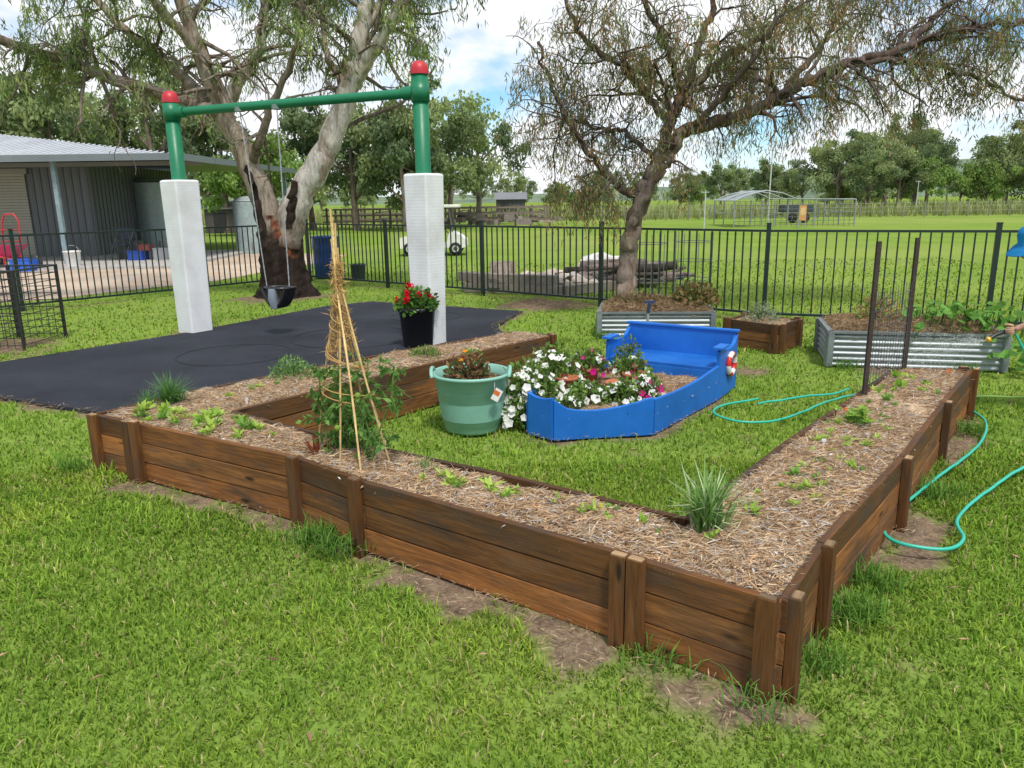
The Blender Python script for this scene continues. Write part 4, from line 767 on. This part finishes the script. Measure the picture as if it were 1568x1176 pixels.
for k in range(20): t=k/20; S.append((-.35+1.15*t+R.normal(0,.04),3.38-.70*t+R.normal(0,.07),R.uniform(.4,1.0)))
for k in range(60): t=R.uniform(0,1); S.append((1.05+1.8*t+R.normal(0,.09),2.98+2.25*t+R.normal(0,.09),R.uniform(.4,1.0)))
S+=[(1.93,4.15,1.6),(1.99,4.2,1.3),(2.6,5.0,1.4),(2.7,5.25,1.3),(-.1,3.22,1.1),(-.28,3.33,1.3)]
for x,y,s in S:
    if not inpoly(np.array([x]),np.array([y]),BED)[0] or dline(np.array([x]),np.array([y]),BED,True)[0]<.05: continue
    n=int(13*s)+6; z=float(ZM(np.array([x]),np.array([y]))[0])+.014; a=R.uniform(0,6.28,n); el=R.uniform(.15,1.2,n)
    A.leaves(np.tile((x,y,z),(n,1))+R.normal(0,.010*s,(n,3)),np.stack([np.cos(a)*np.cos(el),np.sin(a)*np.cos(el),np.sin(el)],1),.048*s*R.uniform(.5,1.3,n),.011*s,np.array([[.33,.50,.09],[.42,.54,.13],[.20,.36,.08]])[R.integers(0,3)]*R.uniform(.8,1.2,(n,1)),up=np.array([0,0,1.]))
A.build('vegetable_seedlings',mLeaf)
A=Acc()
for i in range(10):
    x,y=1.93+R.normal(0,.05),4.15+R.normal(0,.06); a=R.uniform(0,6.28,9); z=.33+R.uniform(.03,.12)
    A.leaves(np.tile((x,y,z),(9,1)),np.stack([np.cos(a),np.sin(a),R.uniform(-.2,.6,9)],1),.045,.010,np.array([.28,.44,.08])*R.uniform(.8,1.2,(9,1)),up=np.array([0,0,1.])); A.tube([(x,y,.32),(x,y,z)],.003,4,(.12,.2,.05),cap=False)
A.build('young_bean_plants',mLeaf)
A=Acc()
for x,y,c,h in [(-1.72,4.83,(.7,.7,.72),.035),(.36,2.98,(.55,.5,.12),.035),(1.62,3.82,(.72,.72,.7),.03),(3.12,5.35,(.75,.2,.03),.04),(2.0,4.45,(.65,.1,.03),.02)]:
    A.box((x,y,.33+h/2),(.014,.003,h+.02),c,rz(R.uniform(-.7,.7))@ry(R.uniform(-.3,.3))); A.box((x,y,.345+h),(.022,.004,.016),c,rz(R.uniform(-.5,.5)))
A.build('plant_labels',mPlas)
# teepee
tp_=empty('bamboo_teepee',(-.83,3.8,.3)); A=Acc(); apex=np.array([-.86,3.84,1.22]); CN=(.60,.42,.19)
for (x,y),k in zip([(-1.03,3.84),(-.73,3.50),(-.60,3.62),(-.95,4.0),(-.68,3.98),(-.86,3.62),(-.78,4.05)],(.30,.36,.16,.33,.22,.18,.14)):
    b=np.array([x,y,.30]); d=nrm(apex-b); off=R.normal(0,.007,3); up_=nrm(d*.28+np.array([0,0,1.])); P=np.array([b,b*.5+apex*.5+R.normal(0,.006,3),apex+off,apex+up_*k*.5+off,apex+up_*k+off]); P=cr(P,6); A.tube(P,.0052+.0012*(np.arange(len(P))%4==0),7,np.array(CN)*R.uniform(.75,1.25))
A.build('canes',mDull,tp_); A=Acc()
for s in range(4):
    pts=[]; 
    for t in np.linspace(0,1,80):
        z=(1.30-.66*t) if s<3 else 1.34-.14*t; rr=.020+.19*max(0,(1.20-z))/.9 if s<3 else .022; a=t*(16+s*6)+s*2; pts.append((apex[0]+rr*math.cos(a)+.03*(1.2-z),apex[1]+rr*math.sin(a)-.04*(1.2-z),z))
    A.tube(pts,.003,5,(.52,.32,.13))
n=700; z=R.uniform(.85,1.34,n); a=R.uniform(0,6.28,n); rr=R.uniform(.008,.028,n)+.14*np.clip(1.15-z,0,1); A.leaves(np.stack([apex[0]+rr*np.cos(a),apex[1]+rr*np.sin(a),z],1),R.normal(0,1,(n,3))*[.5,.5,1.],R.uniform(.03,.07,n),.002,np.array([.58,.38,.17])*R.uniform(.6,1.3,(n,1)))
A.build('twine',mStraw,tp_)
A=Acc()
for v in range(7):
    b=np.array([-.80+R.normal(0,.06),3.72+R.normal(0,.07),.3]); P=[b]; 
    for k in range(6 if v<4 else 4): P.append(P[-1]+np.array([R.normal(0,.03),R.normal(0,.03),.082]))
    if v==0: P=[np.array(q) for q in [(-.72,3.6,.3),(-.66,3.6,.5),(-.58,3.58,.7),(-.56,3.58,.85),(-.6,3.6,.75)]]
    P=np.array(P); A.tube(P,.005,5,(.16,.27,.07))
    for p in P[1:]:
        for q in range(4):
            dr=nrm(R.normal(size=3)*[1,1,.3]); l=R.uniform(.06,.13); pe=p+dr*l+[0,0,-.03]; A.tube([p,p+dr*l*.5+[0,0,.01],pe],.002,4,(.16,.27,.07),cap=False)
            m=8; tt_=R.uniform(.25,1,m)[:,None]; base=p+(pe-p)*tt_; A.leaves(base,dr*.5+R.normal(0,.6,(m,3))+[0,0,-.45],R.uniform(.03,.062,m),R.uniform(.008,.014,m),np.array([[.11,.22,.06],[.16,.29,.08],[.09,.18,.05]])[R.integers(0,3,m)]*R.uniform(.8,1.3,(m,1)))
for p in [(-.70,3.6,.48),(-.85,3.58,.55),(-.75,3.62,.7)]: A.ball(p,.016,(.25,.38,.07),k=10)
n=14; A.leaves(np.tile((-1.02,3.80,.32),(n,1)),R.normal(0,.5,(n,3))+[0,0,1],.13,.012,np.array([.30,.09,.05])*R.uniform(.6,1.4,(n,1)))
A.build('tomato_plant',mLeaf)
e=empty('wire_trellis',(2.55,5.2,0)); A=Acc(); a=np.array([2.30,4.86]);b=np.array([2.90,5.55])
A.box((a[0],a[1],.78),(.026,.026,1.10),(.05,.035,.03)); A.box((b[0],b[1],.76),(.026,.026,1.10),(.05,.035,.03)); 
A.build('stakes',mDull,e); A=Acc()
for z in np.arange(.40,1.0,.06): A.tube([(a[0],a[1],z),(b[0],b[1],z)],.002,4,(.10,.10,.10),cap=False)
for t in np.linspace(.03,.97,14): q=a+(b-a)*t; A.tube([(q[0],q[1],.36),(q[0],q[1],1.0)],.002,4,(.10,.10,.10),cap=False)
A.build('wire_mesh',mDull,e)
def hose(pts,col,name='garden_hose',r=.009):
    A=Acc(); P=cr([(p[0],p[1],.045 if len(p)==2 else p[2]) for p in pts],12); P[:,2]+=.008*fn(P[:,0],P[:,1],5,2); A.tube(P,r,8,col); A.build(name,mPlas)
TL=(.03,.44,.32)
hose([(1.95,5.9),(1.62,5.72),(1.50,5.5),(1.62,5.28),(1.9,5.3),(2.15,5.5),(2.45,5.78),(2.75,6.0),(2.95,6.1)],TL)
hose([(1.9,5.75),(2.3,5.95),(2.6,6.05),(2.8,6.2)],TL)
hose([(3.42,5.75),(3.40,5.4),(3.28,5.1),(3.0,4.71),(2.6,4.3),(2.15,3.86),(1.88,3.58),(1.76,3.38),(1.80,3.26),(1.98,3.22),(2.10,3.32),(2.19,3.53),(2.5,3.85),(3.02,4.28),(3.6,4.7),(4.3,5.0),(4.4,5.25),(3.95,5.3),(3.75,5.34,.35),(3.58,5.38,.64)],TL)
hose([(3.3,5.85),(3.6,5.9),(3.9,5.85),(4.4,5.8)],(.30,.50,.10))
# ------------------------------------------------------------------ person (gardener watering, mostly beyond the frame)
pe_=empty('gardener_person',(4.1,5.45,0))
def skin(name,verts,edges,rads,mat,root=0,sub=2):
    me=bpy.data.meshes.new(name); me.from_pydata([Vector(v) for v in verts],edges,[]); me.update(); o=bpy.data.objects.new(name,me); bpy.context.scene.collection.objects.link(o)
    md=o.modifiers.new('skin','SKIN'); md.use_smooth_shade=True
    sv=me.skin_vertices[0].data if me.skin_vertices else None
    if sv:
        for i,r in enumerate(rads): sv[i].radius=(r,r)
        for i in range(len(sv)): sv[i].use_root=(i==root)
    s=o.modifiers.new('sub','SUBSURF'); s.levels=sub; s.render_levels=sub
    me.materials.append(mat); par(o,pe_); return o
def cm(name,c,rough=.8):
    m,nt,b,o=newmat(name); tc=nt.nodes.new('ShaderNodeTexCoord').outputs['Object']; f=noi(nt,tc,30,4,.6); nt.links.new(mix(nt,mr(nt,f,.3,.7,0,1),tuple(x*.8 for x in c),tuple(min(1,x*1.12) for x in c)),b.inputs['Base Color']); b.inputs['Roughness'].default_value=rough; bump(nt,b,f,.15,.003); return m
mS=cm('skin_tone',(.50,.28,.20),.55); mSh=cm('pink_shirt',(.62,.25,.28)); mTr=cm('navy_trousers',(.03,.04,.09))
skin('trousers',[(4.2,5.47,.76),(4.19,5.37,.72),(4.19,5.57,.72),(4.10,5.35,.42),(4.16,5.6,.42),(4.13,5.34,.08),(4.24,5.62,.08)],[(0,1),(0,2),(1,3),(2,4),(3,5),(4,6)],[.12,.09,.09,.065,.065,.055,.055],mTr)
skin('shirt',[(4.2,5.47,.78),(4.07,5.46,.92),(3.93,5.45,1.06),(3.85,5.44,1.13),(3.88,5.31,1.08),(3.88,5.59,1.08),(3.80,5.26,.97),(3.85,5.65,.96)],[(0,1),(1,2),(2,3),(2,4),(2,5),(4,6),(5,7)],[.12,.115,.12,.06,.06,.06,.048,.048],mSh)
skin('arm_near',[(3.80,5.26,.97),(3.76,5.26,.87),(3.68,5.31,.75),(3.60,5.37,.685),(3.565,5.385,.665)],[(0,1),(1,2),(2,3),(3,4)],[.038,.036,.03,.022,.026],mS)
skin('arm_far',[(3.85,5.65,.96),(3.93,5.68,.82),(3.86,5.62,.68),(3.83,5.60,.62)],[(0,1),(1,2),(2,3)],[.038,.034,.024,.024],mS)
for i,(dx,dy,dz,l) in enumerate([(0,-.016,.012,1.0),(-.004,-.016,.0,1.08),(-.004,-.015,-.013,1.0),(0,-.012,-.025,.82)]):
    p=np.array([3.555+dx,5.385+dy,.668+dz]); skin('finger_%d'%(i+1),[p+[.01,0,0],p+np.array([-.022,-.004,0])*l,p+np.array([-.038,.012,-.002])*l,p+np.array([-.034,.030,-.003])*l],[(0,1),(1,2),(2,3)],[.0095,.009,.0085,.007],mS,sub=1)
skin('thumb',[(3.56,5.39,.68),(3.545,5.375,.70),(3.52,5.385,.705),(3.502,5.40,.70)],[(0,1),(1,2),(2,3)],[.012,.011,.0095,.008],mS,sub=1)
for i in range(4):
    p=np.array([3.82,5.595-.016+i*.012,.60]); skin('far_finger_%d'%(i+1),[p,p+[-.01,0,-.03],p+[-.004,0,-.055]],[(0,1),(1,2)],[.009,.0085,.007],mS,sub=1)
hc=np.array([3.665,5.43,1.245]); A=Acc(); hr=ry(-.55)
A.ball(hc,.098,(.50,.28,.20),(1.0,.82,1.18),20,hr); 
def hp(x,y,z): return hc+hr@np.array([x,y,z])
A.tube([hc,hc*.5+np.array([3.85,5.44,1.13])*.5,(3.87,5.44,1.12)],[.05,.05,.055],12,(.50,.28,.20))
A.ball(hp(-.098,0,-.015),.017,(.50,.28,.20),(1,.8,1.3),10,hr)
for s in(-1,1): A.ball(hp(-.083,s*.033,.012),.012,(.75,.75,.72),k=10); A.ball(hp(-.093,s*.033,.012),.0055,(.05,.03,.02),k=8); A.ball(hp(.0,s*.082,-.005),.022,(.50,.26,.19),(.6,.3,1.1),10,hr)
A.ball(hp(-.088,0,-.06),.014,(.42,.10,.09),(.5,1.5,.4),10,hr); A.build('head',mSkin,pe_)
A=Acc(); A.ball(hp(.015,0,.01),.104,(.10,.06,.035),(1.0,.88,1.1),18,hr); A.build('hair',mCloth,pe_)
A=Acc(); hh=ry(-.3); A.lathe(hc+np.array([-.0,0,.045]),[(.19,-.055),(.15,-.02),(.112,.0),(.108,.06),(.085,.10),(.0,.115)],28,(.02,.20,.45),rot=hh); A.lathe(hc+np.array([-.0,0,.041]),[(.19,-.055),(.15,-.02),(.110,.0)],28,(.02,.16,.38),rot=hh); A.build('blue_sun_hat',mCloth,pe_)
A=Acc()
for x,y in((4.13,5.34),(4.24,5.62)): A.ball((x-.06,y,.045),.05,(.05,.04,.035),(2.3,.95,.9),14)
A.build('shoes',mDull,pe_)
A=Acc(); A.tube([(3.58,5.42,.66),(3.52,5.41,.65),(3.45,5.40,.63),(3.40,5.39,.60)],[.012,.016,.014,.018],10,(.02,.02,.02)); A.tube([(3.405,5.39,.603),(3.39,5.388,.594)],[.02,.02],10,(.7,.4,.02)); A.build('spray_nozzle',mPlas,pe_)
n=5200; t=R.uniform(0,1,n)**.7; a=R.normal(0,.16,n); b_=R.normal(0,.16,n); S0=np.array([3.38,5.385,.59]); d=np.array([-.25,.85,-.20]); P=S0+d*t[:,None]+np.stack([a*t*1.2,0*a,b_*t],1); P[:,2]-=.25*t*t
A=Acc(); tet=np.array([[1,1,1],[1,-1,-1],[-1,1,-1],[-1,-1,1]])*.0014; V=(P[:,None]+tet[None]*R.uniform(.5,1.4,(n,1,1))).reshape(-1,3); F=(np.arange(n)[:,None,None]*4+np.array([[0,1,2],[0,3,1],[0,2,3],[1,3,2]])[None]).reshape(-1,3)
A.add(V,F,(.85,.88,.9)); mw,nt,b,o=newmat('water_droplets'); b.inputs['Base Color'].default_value=(.9,.93,.95,1); b.inputs['Roughness'].default_value=.1; A.build('water_spray',mw)
# ------------------------------------------------------------------ world, sun, camera
EL,AZ=math.radians(60),math.radians(162)   # azimuth clockwise from +Y
w=bpy.data.worlds.new('World'); bpy.context.scene.world=w; w.use_nodes=True; nt=w.node_tree; bg=nt.nodes['Background']; bg.inputs[1].default_value=.13
sk=nt.nodes.new('ShaderNodeTexSky'); sk.sky_type='NISHITA'; sk.sun_disc=False; sk.sun_elevation=EL; sk.sun_rotation=AZ; sk.dust_density=.4; sk.ozone_density=2
tc=nt.nodes.new('ShaderNodeTexCoord').outputs['Generated']; sv=scalevec(nt,tc,(1,1,2.4),(.35,.1,.2)); f=noi(nt,sv,3.0,5,.58,.3); f2=noi(nt,sv,6,3,.6)
cl=mix(nt,mr(nt,f2,.3,.7,0,1),(6.6,7.0,7.6),(9.3,9.4,9.5)); skb=mix(nt,1.0,sk.outputs[0],(.85,1.15,1.35),'MULTIPLY')
nt.links.new(mix(nt,mr(nt,f,.39,.52,0,1),skb,cl),bg.inputs[0])
sl=bpy.data.lights.new('sun','SUN'); sl.energy=3.3; sl.angle=math.radians(9); sl.color=(1,.95,.87); so=bpy.data.objects.new('sun',sl); bpy.context.scene.collection.objects.link(so)
dv=Vector((math.sin(AZ)*math.cos(EL),math.cos(AZ)*math.cos(EL),math.sin(EL))); so.rotation_euler=dv.to_track_quat('Z','Y').to_euler(); so.location=(0,-10,20)
cam=bpy.data.cameras.new('camera'); co=bpy.data.objects.new('camera',cam); bpy.context.scene.collection.objects.link(co)
co.matrix_world=Matrix.Translation((0,0,1.62))@Matrix.Rotation(math.radians(90-13.55),4,'X')@Matrix.Rotation(-.014,4,'Z')
cam.sensor_width=36; cam.lens=1178/1568*36; cam.clip_end=3000; cam.clip_start=.05; bpy.context.scene.camera=co
vs=bpy.context.scene.view_settings; vs.view_transform='Standard'; vs.look='None'; vs.exposure=0; vs.gamma=1
